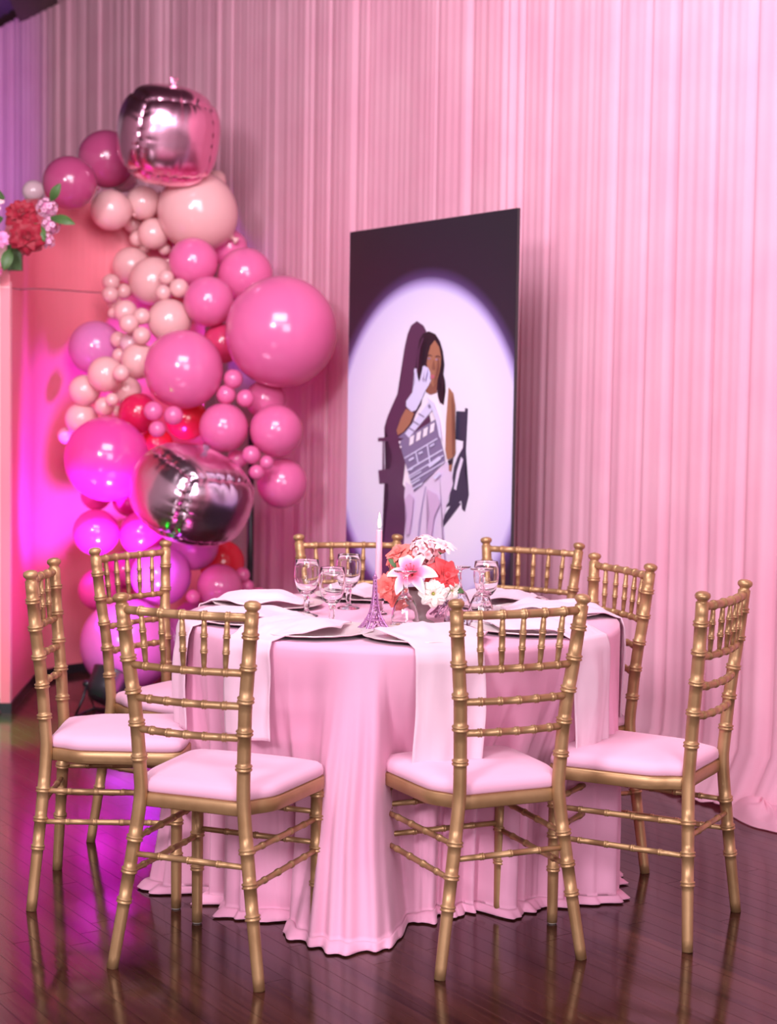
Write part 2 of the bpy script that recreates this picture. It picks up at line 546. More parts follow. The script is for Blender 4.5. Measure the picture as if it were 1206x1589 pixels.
def strip(zlo, zhi, th, out=0.0, inset=0):
    mb = MB(); n = len(FP)
    loops = []
    for i, (x, y, s) in enumerate(FP):
        nn = nrm_at(i); p = Vector((x, y, 0)) + nn * out
        a, c = zlo(s), zhi(s)
        q = p - nn * th
        loops += [(p.x, p.y, a), (p.x, p.y, c), (q.x, q.y, c), (q.x, q.y, a)]
    fs = []
    for i in range(n - 1):
        for k in range(4):
            k2 = (k + 1) % 4
            fs.append((i * 4 + k, i * 4 + k2, (i + 1) * 4 + k2, (i + 1) * 4 + k))
    fs += [(3, 2, 1, 0), ((n - 1) * 4, (n - 1) * 4 + 1, (n - 1) * 4 + 2, (n - 1) * 4 + 3)]
    mb.add(loops, fs, False)
    return mb


def seam_z(s):
    return 1.850 + .056 * smooth01(s / 1.1)


def arch(s):
    q = max(0.0, 1 - s / 1.35)
    return 1.92 + 0.44 * sqrt(max(0.0, 1 - q * q)) if s < 1.35 else 2.36


strip(lambda s: 0.045, lambda s: seam_z(s) - .003, 0.04).build('lower_panel', booth_m, booth)
strip(lambda s: seam_z(s) + .003, arch, 0.04).build('arched_panel', booth_m, booth)
strip(lambda s: 0.0, lambda s: 0.045, 0.045, 0.006).build('base_strip', black_m, booth)
MB().box((-0.022, 0.02, 0.96), (0.045, 0.04, 1.83)).build('corner_post', booth_w, booth)
MB().box((-0.38, 0.03, 0.035), (0.76, 0.03, 0.05)).build('base_rail', black_m, booth)
fr = MB().box((-0.40, 0.035, 0.955), (0.72, 0.024, 1.79)).build('front_panel', booth_w, booth)
MB().box((-0.065, 0.0195, 1.27), (0.012, 0.006, 0.95)).build('door_slot', booth_in, fr)
MB().box((-0.065, 0.0185, 0.45), (0.012, 0.006, 0.55)).build('door_slot', booth_in, fr)
MB().box((-0.40, 0.035, 1.97), (0.76, 0.03, 0.17)).build('header_panel', booth_w, booth)
MB().box((-0.40, 0.012, 1.872), (0.76, 0.01, 0.012)).build('trim_strip', booth_m, booth)

st = empty('balloon_stand', (-.675, 8.02, 0), 0, 'black pole stand behind the right side of the balloon column', 'stand')
MB().tube([(0, 0, .008), (0, 0, 1.25)], .016, 10).build('pole', black_m, st)
MB().lathe([(0, .0), (.11, .0), (.11, .008), (.03, .014), (0, .014)], 28).build('base_plate', black_m, st)

# ------------------------------------------------------------------ poster standing in front of the drapes
PO = Vector((0.459, 6.118, 0))
poster = empty('poster_board', PO, atan2(DY, DX), 'tall black poster of a seated woman in white in a round spotlight', 'poster')
# local x runs along the wall to the left of the picture, local +y faces the room
MB().box((0.5795, -0.008, 1.055), (1.159, 0.013, 2.098)).build('board', mat('poster_edge', (0.03, 0.025, 0.03), 0.5), poster)
mb = MB(); mb.add([(0.001, 0.0, 0.008), (1.158, 0.0, 0.008), (1.158, 0.0, 2.102), (0.001, 0.0, 2.102)], [(0, 1, 2, 3)], False)
mb.build('print', print_m, poster)
FIG = [
    ('printed_shadow', 'shadow', [(0.642, 1.709), (0.683, 1.693), (0.708, 1.658), (0.728, 1.606), (0.742, 1.535), (0.756, 1.463), (0.776, 1.415), (0.823, 1.355), (0.849, 1.318), (0.870, 1.276), (0.864, 1.264), (0.856, 1.238), (0.819, 1.186), (0.807, 1.162), (0.816, 1.108), (0.853, 1.042), (0.829, 0.980), (0.841, 0.918), (0.861, 0.856), (0.878, 0.732), (0.886, 0.608), (0.669, 0.630), (0.697, 0.868), (0.710, 0.957), (0.701, 1.017), (0.682, 1.107), (0.675, 1.226), (0.597, 1.405), (0.581, 1.579), (0.574, 1.666), (0.595, 1.690)]),
    ('printed_shadow', 'shadow', [(0.916, 1.232), (0.761, 1.241), (0.760, 1.224), (0.915, 1.216)]),
    ('printed_shadow', 'shadow', [(0.880, 1.221), (0.869, 1.221), (0.863, 1.100), (0.879, 1.099)]),
    ('printed_shadow', 'shadow', [(0.910, 1.096), (0.768, 1.113), (0.766, 1.050), (0.900, 1.039)]),
    ('printed_chair', 'chair', [(0.360, 1.351), (0.298, 1.350), (0.302, 1.234), (0.362, 1.241)]),
    ('printed_chair', 'chair', [(0.302, 1.364), (0.283, 1.361), (0.291, 1.198), (0.313, 1.200)]),
    ('printed_chair', 'chair', [(0.345, 1.173), (0.313, 1.208), (0.292, 1.206), (0.299, 1.124), (0.267, 1.029), (0.278, 1.000), (0.291, 0.961), (0.310, 0.970), (0.316, 1.004), (0.354, 0.981), (0.403, 0.976), (0.428, 0.965), (0.394, 0.999), (0.381, 1.063), (0.369, 1.132)]),
    ('printed_chair', 'chair', [(0.365, 1.001), (0.316, 0.992), (0.440, 0.886), (0.498, 0.812), (0.529, 0.815), (0.480, 0.883)]),
    ('printed_chair_gap', 'paper', [(0.321, 1.174), (0.349, 1.116), (0.366, 1.047), (0.351, 1.042), (0.329, 1.111), (0.307, 1.163)]),
    ('printed_dress', 'dress', [(0.571, 1.416), (0.591, 1.381), (0.636, 1.334), (0.686, 1.250), (0.713, 1.070), (0.723, 1.046), (0.680, 1.018), (0.446, 1.071), (0.408, 1.154), (0.411, 1.234), (0.411, 1.394), (0.411, 1.446), (0.437, 1.440), (0.465, 1.382), (0.486, 1.422), (0.536, 1.410)]),
    ('printed_skirt', 'skirt', [(0.702, 1.059), (0.711, 0.999), (0.698, 0.927), (0.706, 0.814), (0.722, 0.625), (0.394, 0.659), (0.439, 0.835), (0.440, 0.898), (0.404, 1.004), (0.371, 1.064), (0.383, 1.120), (0.418, 1.153), (0.467, 1.128), (0.546, 1.066), (0.628, 1.033)]),
    ('printed_crease', 'crease', [(0.563, 1.045), (0.552, 1.046), (0.591, 0.905), (0.599, 0.822), (0.613, 0.821), (0.603, 0.904)]),
    ('printed_hair', 'hair', [(0.553, 1.666), (0.594, 1.658), (0.619, 1.633), (0.628, 1.598), (0.637, 1.551), (0.646, 1.504), (0.619, 1.451), (0.567, 1.428), (0.516, 1.428), (0.491, 1.437), (0.483, 1.405), (0.470, 1.382), (0.442, 1.373), (0.453, 1.394), (0.431, 1.428), (0.437, 1.469), (0.450, 1.497), (0.442, 1.532), (0.454, 1.583), (0.475, 1.624), (0.507, 1.653)]),
    ('printed_neck', 'skin_dark', [(0.548, 1.469), (0.567, 1.425), (0.536, 1.414), (0.491, 1.421), (0.489, 1.474)]),
    ('printed_face', 'skin', [(0.510, 1.629), (0.539, 1.608), (0.555, 1.573), (0.564, 1.539), (0.553, 1.498), (0.537, 1.463), (0.516, 1.444), (0.495, 1.460), (0.477, 1.497), (0.466, 1.532), (0.466, 1.566), (0.479, 1.601)]),
    ('printed_brow', 'hair', [(0.558, 1.569), (0.544, 1.574), (0.526, 1.568), (0.528, 1.565), (0.544, 1.570), (0.556, 1.564)]),
    ('printed_brow', 'hair', [(0.505, 1.566), (0.488, 1.569), (0.470, 1.564), (0.471, 1.560), (0.488, 1.564), (0.503, 1.561)]),
    ('printed_eye', 'crease', [(0.558, 1.558), (0.547, 1.562), (0.534, 1.557), (0.546, 1.553)]),
    ('printed_eye', 'crease', [(0.505, 1.553), (0.492, 1.557), (0.475, 1.552), (0.489, 1.549)]),
    ('printed_pupil', 'hair', [(0.548, 1.561), (0.542, 1.560), (0.542, 1.554), (0.548, 1.555)]),
    ('printed_pupil', 'hair', [(0.491, 1.556), (0.484, 1.556), (0.484, 1.549), (0.490, 1.550)]),
    ('printed_nose', 'skin_dark', [(0.517, 1.550), (0.511, 1.550), (0.502, 1.514), (0.520, 1.513), (0.527, 1.518)]),
    ('printed_lips', 'lips', [(0.538, 1.487), (0.526, 1.494), (0.515, 1.492), (0.503, 1.489), (0.512, 1.478), (0.527, 1.477)]),
    ('printed_glove', 'glove', [(0.575, 1.528), (0.590, 1.516), (0.611, 1.463), (0.622, 1.481), (0.633, 1.518), (0.646, 1.519), (0.651, 1.510), (0.642, 1.463), (0.660, 1.422), (0.703, 1.386), (0.702, 1.365), (0.663, 1.344), (0.631, 1.351), (0.604, 1.381), (0.575, 1.422), (0.545, 1.451), (0.530, 1.469), (0.540, 1.480), (0.535, 1.502), (0.551, 1.521)]),
    ('printed_finger_gap', 'glove_line', [(0.567, 1.515), (0.563, 1.514), (0.580, 1.463), (0.585, 1.464)]),
    ('printed_finger_gap', 'glove_line', [(0.552, 1.504), (0.548, 1.502), (0.562, 1.463), (0.566, 1.464)]),
    ('printed_arm', 'skin', [(0.702, 1.356), (0.736, 1.320), (0.769, 1.266), (0.759, 1.247), (0.718, 1.261), (0.672, 1.295), (0.643, 1.338)]),
    ('printed_arm', 'skin', [(0.407, 1.444), (0.413, 1.383), (0.421, 1.302), (0.422, 1.199), (0.409, 1.159), (0.370, 1.169), (0.354, 1.187), (0.362, 1.292), (0.361, 1.372), (0.375, 1.420)]),
    ('printed_bracelet', 'hair', [(0.403, 1.154), (0.368, 1.168), (0.373, 1.144), (0.393, 1.132)]),
    ('printed_hand', 'skin', [(0.396, 1.137), (0.375, 1.143), (0.380, 1.114), (0.395, 1.117)]),
    ('printed_clapper', 'board', [(0.751, 1.221), (0.493, 1.316), (0.424, 1.173), (0.423, 1.153), (0.633, 1.021)]),
    ('printed_clap_stick', 'board', [(0.758, 1.236), (0.686, 1.235), (0.642, 1.257), (0.666, 1.286), (0.708, 1.261)]),
    ('printed_gap', 'shadow', [(0.681, 1.237), (0.533, 1.334), (0.525, 1.306), (0.642, 1.260)]),
    ('printed_clap_stick', 'glove', [(0.705, 1.255), (0.675, 1.238), (0.514, 1.353), (0.520, 1.382), (0.545, 1.382)]),
    ('printed_stripe', 'board', [(0.680, 1.282), (0.637, 1.269), (0.639, 1.263), (0.684, 1.277)]),
    ('printed_stripe', 'board', [(0.646, 1.309), (0.604, 1.295), (0.606, 1.289), (0.650, 1.304)]),
    ('printed_stripe', 'board', [(0.608, 1.340), (0.567, 1.327), (0.569, 1.321), (0.612, 1.335)]),
    ('printed_stripe', 'board', [(0.545, 1.370), (0.523, 1.382), (0.519, 1.364), (0.534, 1.357)]),
    ('printed_stripe', 'dress', [(0.671, 1.206), (0.666, 1.241), (0.635, 1.252), (0.642, 1.217)]),
    ('printed_stripe', 'dress', [(0.623, 1.224), (0.617, 1.259), (0.587, 1.270), (0.594, 1.235)]),
    ('printed_stripe', 'dress', [(0.575, 1.242), (0.570, 1.276), (0.539, 1.287), (0.546, 1.252)]),
    ('printed_stripe', 'dress', [(0.527, 1.259), (0.522, 1.294), (0.492, 1.305), (0.499, 1.270)]),
    ('printed_line', 'glove', [(0.700, 1.152), (0.470, 1.239), (0.475, 1.243), (0.705, 1.156)]),
    ('printed_line', 'glove', [(0.680, 1.102), (0.435, 1.195), (0.440, 1.200), (0.685, 1.107)]),
    ('printed_line', 'glove', [(0.669, 1.079), (0.426, 1.174), (0.431, 1.178), (0.674, 1.083)]),
    ('printed_line', 'glove', [(0.655, 1.056), (0.421, 1.148), (0.425, 1.152), (0.660, 1.060)]),
    ('printed_line', 'glove', [(0.626, 1.183), (0.606, 1.135), (0.597, 1.136), (0.617, 1.184)]),
    ('printed_line', 'glove', [(0.545, 1.215), (0.522, 1.137), (0.513, 1.138), (0.536, 1.216)]),
    ('printed_line', 'glove', [(0.663, 1.071), (0.576, 1.104), (0.580, 1.108), (0.668, 1.074)]),
    ('printed_line', 'glove', [(0.644, 1.047), (0.585, 1.071), (0.590, 1.076), (0.650, 1.052)]),
    ('printed_line', 'glove', [(0.633, 1.029), (0.564, 1.057), (0.569, 1.062), (0.639, 1.034)]),
    ('printed_line', 'glove', [(0.520, 1.123), (0.440, 1.161), (0.456, 1.172), (0.536, 1.134)]),
    ('printed_line', 'glove', [(0.664, 1.143), (0.628, 1.156), (0.635, 1.163), (0.671, 1.150)]),
    ('printed_line', 'glove', [(0.596, 1.173), (0.567, 1.182), (0.573, 1.188), (0.602, 1.179)]),
    ('printed_line', 'glove', [(0.517, 1.205), (0.487, 1.216), (0.493, 1.222), (0.523, 1.210)]),
    ('printed_line', 'glove', [(0.657, 1.104), (0.634, 1.114), (0.643, 1.121), (0.666, 1.112)]),
    ('printed_line', 'glove', [(0.479, 1.077), (0.439, 1.102), (0.454, 1.110), (0.493, 1.085)]),
    ('printed_clasp', 'dress', [(0.743, 1.220), (0.732, 1.224), (0.726, 1.217), (0.736, 1.213)]),
    ('printed_clasp', 'dress', [(0.734, 1.201), (0.723, 1.205), (0.719, 1.198), (0.729, 1.194)]),
    ('printed_skirt_shade', 'skirt_shade', [(0.535, 1.038), (0.464, 1.018), (0.443, 0.985), (0.481, 0.930), (0.499, 0.847), (0.530, 0.845), (0.512, 0.940), (0.524, 0.997)]),
    ('printed_skirt_shade', 'skirt_shade', [(0.690, 0.988), (0.659, 1.013), (0.627, 0.997), (0.635, 0.932), (0.654, 0.847), (0.680, 0.845), (0.672, 0.929)]),
    ('printed_dress_shade', 'glove', [(0.546, 1.405), (0.495, 1.382), (0.453, 1.313), (0.435, 1.233), (0.456, 1.250), (0.478, 1.313), (0.514, 1.364)]),
    ('printed_arm_shade', 'skin_dark', [(0.377, 1.420), (0.361, 1.372), (0.362, 1.292), (0.354, 1.187), (0.365, 1.178), (0.373, 1.292), (0.373, 1.372)]),
    ('printed_face_shade', 'skin_dark', [(0.472, 1.578), (0.466, 1.532), (0.477, 1.497), (0.495, 1.460), (0.505, 1.451), (0.488, 1.492), (0.479, 1.532)]),
    ('printed_hair_strand', 'shadow', [(0.583, 1.638), (0.571, 1.640), (0.602, 1.580), (0.610, 1.504), (0.618, 1.504), (0.612, 1.586)]),
    ('printed_hair_curl', 'hair', [(0.458, 1.492), (0.427, 1.463), (0.433, 1.428), (0.455, 1.405), (0.448, 1.428), (0.445, 1.457)]),
    ('printed_finger', 'glove', [(0.575, 1.526), (0.563, 1.529), (0.557, 1.522), (0.570, 1.480), (0.583, 1.480)]),
    ('printed_finger', 'glove', [(0.557, 1.520), (0.545, 1.521), (0.541, 1.513), (0.554, 1.475), (0.566, 1.475)]),
]
for i, (nm, key, pts) in enumerate(FIG):
    bm = bmesh.new()
    y = 0.0005 + 0.00022 * i
    vs = [bm.verts.new((s, y, z)) for s, z in pts]
    f = bm.faces.new(vs)
    bmesh.ops.triangulate(bm, faces=[f])
    me = bpy.data.meshes.new(nm); bm.to_mesh(me); bm.free()
    me.materials.append(PRINT[key])
    link(nm, me, poster)

# ------------------------------------------------------------------ gold ballroom chairs
def catmull(ctrl, n):
    out = []
    C = [Vector(c) for c in ctrl]
    C = [C[0] * 2 - C[1]] + C + [C[-1] * 2 - C[-2]]
    for i in range(1, len(C) - 2):
        for k in range(n):
            t = k / n
            a, b_, c, d = C[i - 1], C[i], C[i + 1], C[i + 2]
            out.append(0.5 * ((2 * b_) + (c - a) * t + (2 * a - 5 * b_ + 4 * c - d) * t * t + (3 * b_ - a - 3 * c + d) * t ** 3))
    out.append(C[-2])
    return out


BAND = [(-0.0075, 1.0), (-0.006, 1.20), (-0.0035, 1.26), (-0.0012, 1.10), (0.0012, 1.10), (0.0035, 1.26), (0.006, 1.20), (0.0075, 1.0)]


def turned(mb, ctrl, rad, bands, n=12, step=0.03, ends=None, bw=1.0):
    """a turned rod along a curve: rad(s) by arc length, double-ring bands at the arc lengths given"""
    pl = catmull(ctrl, 12) if len(ctrl) > 2 else [Vector(ctrl[0]), Vector(ctrl[1])]
    L_ = [0.0]
    for a, b_ in zip(pl, pl[1:]): L_.append(L_[-1] + (b_ - a).length)
    T = L_[-1]

    def at(s):
        s = max(0, min(T, s))
        for i in range(len(L_) - 1):
            if s <= L_[i + 1]:
                q = (s - L_[i]) / max(1e-9, L_[i + 1] - L_[i])
                return pl[i].lerp(pl[i + 1], q)
        return pl[-1]
    ss = [(k * T / max(2, int(T / step)), 1.0) for k in range(max(2, int(T / step)) + 1)]
    ss = [q for q in ss if all(abs(q[0] - b_) > 0.011 * bw for b_ in bands) or q[0] in (0, T)]
    for b_ in bands:
        ss += [(b_ + d * bw, k) for d, k in BAND]
    ss = sorted(q for q in ss if -1e-9 <= q[0] <= T + 1e-9)
    pts = [at(s) for s, k in ss]; rr = [rad(s / T) * k for s, k in ss]
    mb.tube(pts, rr, n)
    return mb


POSTC = [(.1978, -.2292, 0.0), (.168, -.214, .20), (.1396, -.2000, .415), (.1395, -.2035, .50), (.1435, -.2090, .591), (.1485, -.2160, .668), (.158, -.2240, .748), (.1725, -.2345, .892)]


def outline(k=1.0, grow=0.0, n=8):
    """seat outline: narrow between the back posts, flared sides, rounded front corners"""
    half = [(0.0, -.196), (.118, -.196), (.136, -.186), (.152, -.155), (.172, -.125), (.183, -.09), (.189, 0.0), (.194, .09), (.196, .135), (.190, .160), (.172, .174), (.10, .182), (0.0, .184)]
    pts = [(x, y) for x, y in half] + [(-x, y) for x, y in half[-2:0:-1]]
    out = []
    m = len(pts)
    for i in range(m):
        a, b_, c, d = (Vector((*pts[(i + j) % m], 0)) for j in (-1, 0, 1, 2))
        for q in range(3):
            t = q / 3
            p = 0.5 * ((2 * b_) + (c - a) * t + (2 * a - 5 * b_ + 4 * c - d) * t * t + (3 * b_ - a - 3 * c + d) * t ** 3)
            out.append((p.x, p.y))
    res = []
    for x, y in out:
        L_ = sqrt(x * x + y * y)
        res.append((x * k - x / max(L_, .01) * grow, (y + 0.005) * k - 0.005 - y / max(L_, .01) * grow))
    return res


def stack(mb, loops):
    """loops: list of (list of xy, z) joined bottom to top, closed at both ends"""
    n = len(loops[0][0]); vs, fs = [], []
    for xy, z in loops: vs += [(x, y, z) for x, y in xy]
    for i in range(len(loops) - 1):
        for k in range(n):
            k2 = (k + 1) % n
            fs.append((i * n + k, i * n + k2, (i + 1) * n + k2, (i + 1) * n + k))
    fs.append(tuple(range(n - 1, -1, -1))); m = (len(loops) - 1) * n; fs.append(tuple(range(m, m + n)))
    mb.add(vs, fs, True)
    return mb


def make_chair(loc, rz, label):
    t = empty('ballroom_chair', loc, rz, label, 'chair', 'gold ballroom chairs around the pink table')
    for s in (1, -1):
        c = [(x * s, y, z) for x, y, z in POSTC]
        mb = MB()
        turned(mb, c, lambda q: .0142 + .0026 * min(1, q / .35), [.17, .245, .325, .525, .61, .69, .77, .845, .925 - .012], 14)
        # turned finial above the top rail
        ax = Vector(c[-1]); d = (Vector(c[-1]) - Vector(c[-2])).normalized()
        mb.tube([ax + d * q for q in (-.004, .002, .006, .009, .013, .018, .023, .027, .0285)], [.0165, .0135, .0135, .017, .0198, .0205, .0185, .012, .004], 14)
        mb.tube([Vector(c[0]) + Vector((0, 0, q)) for q in (.0005, .006)], [.0115, .0135], 12)
        mb.build('back_post', gold, t)
        mb = MB()
        turned(mb, [(.1709 * s, .1577, .004), (.1715 * s, .1575, .404)], lambda q: .0138 + .003 * q, [.145, .236, .318, .378], 14)
        g_ = mb.build('front_leg', gold, t)
        MB().lathe([(0, 0), (.0105, 0), (.0125, .002), (.0125, .006), (0, .006)], 12, (.1709 * s, .1577, 0)).build('floor_glide', foot_grey, g_)

    def postx(z):
        for a, b_ in zip(POSTC, POSTC[1:]):
            if a[2] <= z <= b_[2]:
                q = (z - a[2]) / (b_[2] - a[2]); return a[0] + (b_[0] - a[0]) * q, a[1] + (b_[1] - a[1]) * q
        return POSTC[-1][0], POSTC[-1][1]
    bow = .020
    rails = [(.880, .0108, 'top_rail'), (.748, .0092, 'back_rail'), (.668, .0092, 'back_rail'), (.591, .0092, 'back_rail')]
    info = []
    for z, r_, nm in rails:
        x, y = postx(z)
        c = [(-x, y, z), (-x * .5, y - bow * .75, z), (0, y - bow, z), (x * .5, y - bow * .75, z), (x, y, z)]
        Lr = 2 * x * 1.012
        turned(MB(), c, lambda q: r_, [Lr * (k + 1) / 6 for k in range(5)], 10, .03, bw=.8).build(nm, gold, t)
        info.append((x, y))
    for k in range(5):
        q = (k + 1) / 3 - 1
        (xa, ya), (xb, yb) = info[1], info[0]
        off = -bow * (1 - q * q)
        a = Vector((xa * q, ya + off, .748)); b_ = Vector((xb * q, yb + off, .880))
        turned(MB(), [a, b_], lambda u: .0048 + .0032 * sin(pi * min(max(u, 0), 1)) ** .6, [.048, .086], 8, .02, bw=.6).build('spindle', gold, t)
    def cross(a, b_, bands=3, r_=.0078):
        Lc = (Vector(b_) - Vector(a)).length
        turned(MB(), [a, b_], lambda u: r_ * (.85 + .15 * sin(pi * min(max(u, 0), 1))), [Lc * (k + 1) / (bands + 1) for k in range(bands)], 10, .05, bw=.75).build('stretcher', gold, t)
    for s in (1, -1):
        for z in (.318, .236):
            x, y = postx(z)
            cross((x * s, y, z), (.171 * s, .1577, z), 4)
    for z in (.335, .255):
        cross((-.171, .1577, z), (.171, .1577, z), 3)
    x, y = postx(.283)
    cross((-x, y, .283), (x, y, .283), 3)
    o1, o2 = outline(), outline(1, .004)
    stack(MB(), [(o2, .398), (o1, .401), (o1, .428), (o2, .432)]).build('seat_frame', gold, t)
    cu = [(outline(.975, .004), .4325), (outline(.985), .437), (outline(.99), .447), (outline(.975), .458), (outline(.93), .4655), (outline(.84), .471), (outline(.65), .4755), (outline(.35), .478), (outline(.08), .4785)]
    stack(MB(), cu).build('cushion', cush_m, t)
    return t


CH = [
    ((-.3885, 4.0546, 0), -.3691, 'gold chair with its back to the viewer, left of the big cloth fold'),
    ((.2241, 4.1532, 0), .429, 'gold chair with its back to the viewer, right of the big cloth fold'),
    ((.6747, 4.375, 0), 1.0543, 'gold chair at the far right, seen side-on facing left'),
    ((.4921, 4.8934, 0), 1.9362, 'gold chair pushed in behind the far right chair, only back and one leg showing'),
    ((.3765, 5.3893, 0), 2.6285, 'gold chair behind the table against the lower right corner of the poster'),
    ((-.0979, 5.488, 0), 3.3184, 'gold chair behind the table directly behind the candle'),
    ((-.6162, 5.0951, 0), -2.1087, 'gold chair at the back left in front of the purple balloons'),
    ((-.7236, 4.5489, 0), -1.5459, 'gold chair at the far left, seen side-on facing right'),
]
chair0 = None
for loc, rz, lab in CH:
    if chair0 is None:
        chair0 = make_chair(loc, rz, lab)
    else:
        c = dup(chair0); c.location = loc; c.rotation_euler = (0, 0, rz); c['label'] = lab

# ------------------------------------------------------------------ table and cloth
TC = Vector((.0425, 4.7646, 0)); TR = .628; TZ = .757
tb = empty('round_table', TC, 0, 'round banquet table hidden under the pink tablecloth', 'table')
MB().lathe([(0, .722), (TR - .012, .722), (TR - .006, .728), (TR - .006, .748), (TR - .014, .752), (0, .752)], 64).build('tabletop', wood_t, tb)
for k in range(4):
    a = pi / 4 + k * pi / 2
    MB().tube([(.22 * cos(a), .22 * sin(a), 0.001), (.25 * cos(a), .25 * sin(a), .722)], .014, 10).build('leg', steel_m, tb)

# hem radius by direction (degrees from the table centre)
HEM = [(0, 0.600), (12, 0.520), (25, 0.500), (40, 0.580), (55, 0.600), (80, 0.610), (100, 0.600), (125, 0.630), (150, 0.600), (175, 0.610), (186, 0.650), (194, 0.690), (201, 0.670), (208, 0.610), (214, 0.605),
       (222, 0.610), (230, 0.590), (237, 0.570), (243, 0.600), (247, 0.660), (252, 0.690), (258, 0.700), (264, 0.695), (268, 0.670), (270, 0.580), (273, 0.460), (280, 0.430), (290, 0.430), (298, 0.445), (308, 0.470), (318, 0.500), (325, 0.530), (332, 0.600), (338, 0.630), (344, 0.610), (352, 0.620)]


def hem(deg):
    deg %= 360
    m = len(HEM)
    for i in range(m):
        a, b_ = HEM[i], HEM[(i + 1) % m]
        bd = b_[0] + (360 if i == m - 1 else 0)
        dd = deg if deg >= a[0] else deg + 360
        if a[0] <= dd <= bd:
            return a[1] + (b_[1] - a[1]) * smooth01((dd - a[0]) / (bd - a[0]))
    return .62


ND, NT, NQ = 720, 10, 46


def cloth_pt(a, j):
    th = 2 * pi * a / ND; deg = th * 180 / pi
    if j < NT:
        r_ = (TR + 0.002) * (j / (NT - 1)) ** .8
        return (TC.x + r_ * cos(th), TC.y + r_ * sin(th), TZ + .0016 * nz(r_ * 5 * cos(th), r_ * 5 * sin(th), 2))
    q = (j - NT + 1) / NQ                       # 0..1 down the drop, then the lie on the floor
    q1 = min(1, q / .9)
    z = TZ - .012 * smooth01(q * 8) - (TZ - .022) * q1 ** 1.02
    z = max(z, .010)
    # the bunched fold between the two front chairs is narrow above and spreads out toward the floor
    R = hem(260 + (deg - 260) * (1 + 1.1 * (1 - q1) * exp(-((deg - 260) / 22) ** 4)))
    dlt = R - TR
    if dlt > 0:
        g_ = .22 * q1 + .78 * q1 ** 3.2
    else:
        g_ = smooth01(q1 / .62)
    r_ = TR + .004 + dlt * g_
    amp = .042 * smooth01(q1 * 1.4)
    dd = deg + 2.5 * nz(q * 1.5, deg * .03)
    fold = .55 * sin(radial(dd, 13, 1.0)) + .45 * sin(radial(dd, 23, 4.2)) + .32 * sin(radial(dd, 41, 2.0)) + .16 * sin(radial(dd, 67, 5.0))
    if 242 < deg < 275: fold = .22 * sin(radial(dd, 23, 4.2)) + .12 * sin(radial(dd, 41, 2.0))
    r_ += amp * fold
    # ridges of the bunched front fold and shallow draws above the chair seats
    up = smooth01(q1 * 1.8)
    for c_, w_, a_ in ((252.5, 1.3, .026), (256.6, 1.0, .016), (260.2, 1.2, .024), (265.2, 1.2, .030)):
        r_ += a_ * up * exp(-((dd - 260 - (c_ - 260) * (.55 + .45 * q1)) / w_) ** 2)
    if q > .9:
        e = (q - .9) / .1
        lump = nz(deg * .13, 8.0)
        r_ += (.030 + .035 * lump) * e + .012 * e * sin(radial(dd, 31, .5))
        z = .022 * (1 - e) + .020 * max(0.0, lump + .15) * sin(pi * min(1, e * 1.1)) + .004
        if e > .95: z = .004
    z = max(.004, z)
    return (TC.x + r_ * cos(th), TC.y + r_ * sin(th), z)


def radial(deg, n, ph):
    return deg * pi / 180 * n + ph + 1.6 * nz(deg * .021 * n * .3, ph)


mb = MB().grid(cloth_pt, ND, NT + NQ, closed_u=True)
cl = tag(mb.build('tablecloth', cloth_m), 'pink floor length tablecloth draped over the round table', 'tablecloth')
solidify(cl, .0016, -1)

# ------------------------------------------------------------------ place settings
SET = [(237, 231.5, .26, .150, 1.0), (277, 280.5, .335, .178, 1.0), (323, 322.5, .325, .165, 1.0), (13, 8.5, .30, .16, 1.0), (202, 199, .29, .17, 1.0), (155, 155, .27, .16, 1.0), (104, 104, .27, .16, 1.0), (50, 50, .27, .16, 1.0)]
WHERE = ['behind the front left chair back', 'in front of the flower bowl', 'facing the far right chair', 'beside the pushed-in chair at right',
         'at the far left table edge', 'at the back left behind the goblets', 'at the back behind the candle', 'at the back beside the right goblets']


def polar(r_, deg, z=0.0):
    return Vector((TC.x + r_ * cos(deg * pi / 180), TC.y + r_ * sin(deg * pi / 180), z))


CZ = TZ + .003
mb = MB().lathe([(0, .003), (.085, .003), (.100, .002), (.160, .0115), (.1665, .014), (.168, .0155), (.166, .0165), (.160, .0150), (.104, .0075), (.09, .006), (0, .006)], 96,
                lob=lambda i, a: .012 * sin(a * 20) if 3 <= i <= 7 else 0)
charger_me = mb.mesh('charger', silver)
charger_me.materials.append(charger_under)
for p in charger_me.polygons:
    if p.index < 96 * 3: p.material_index = 1


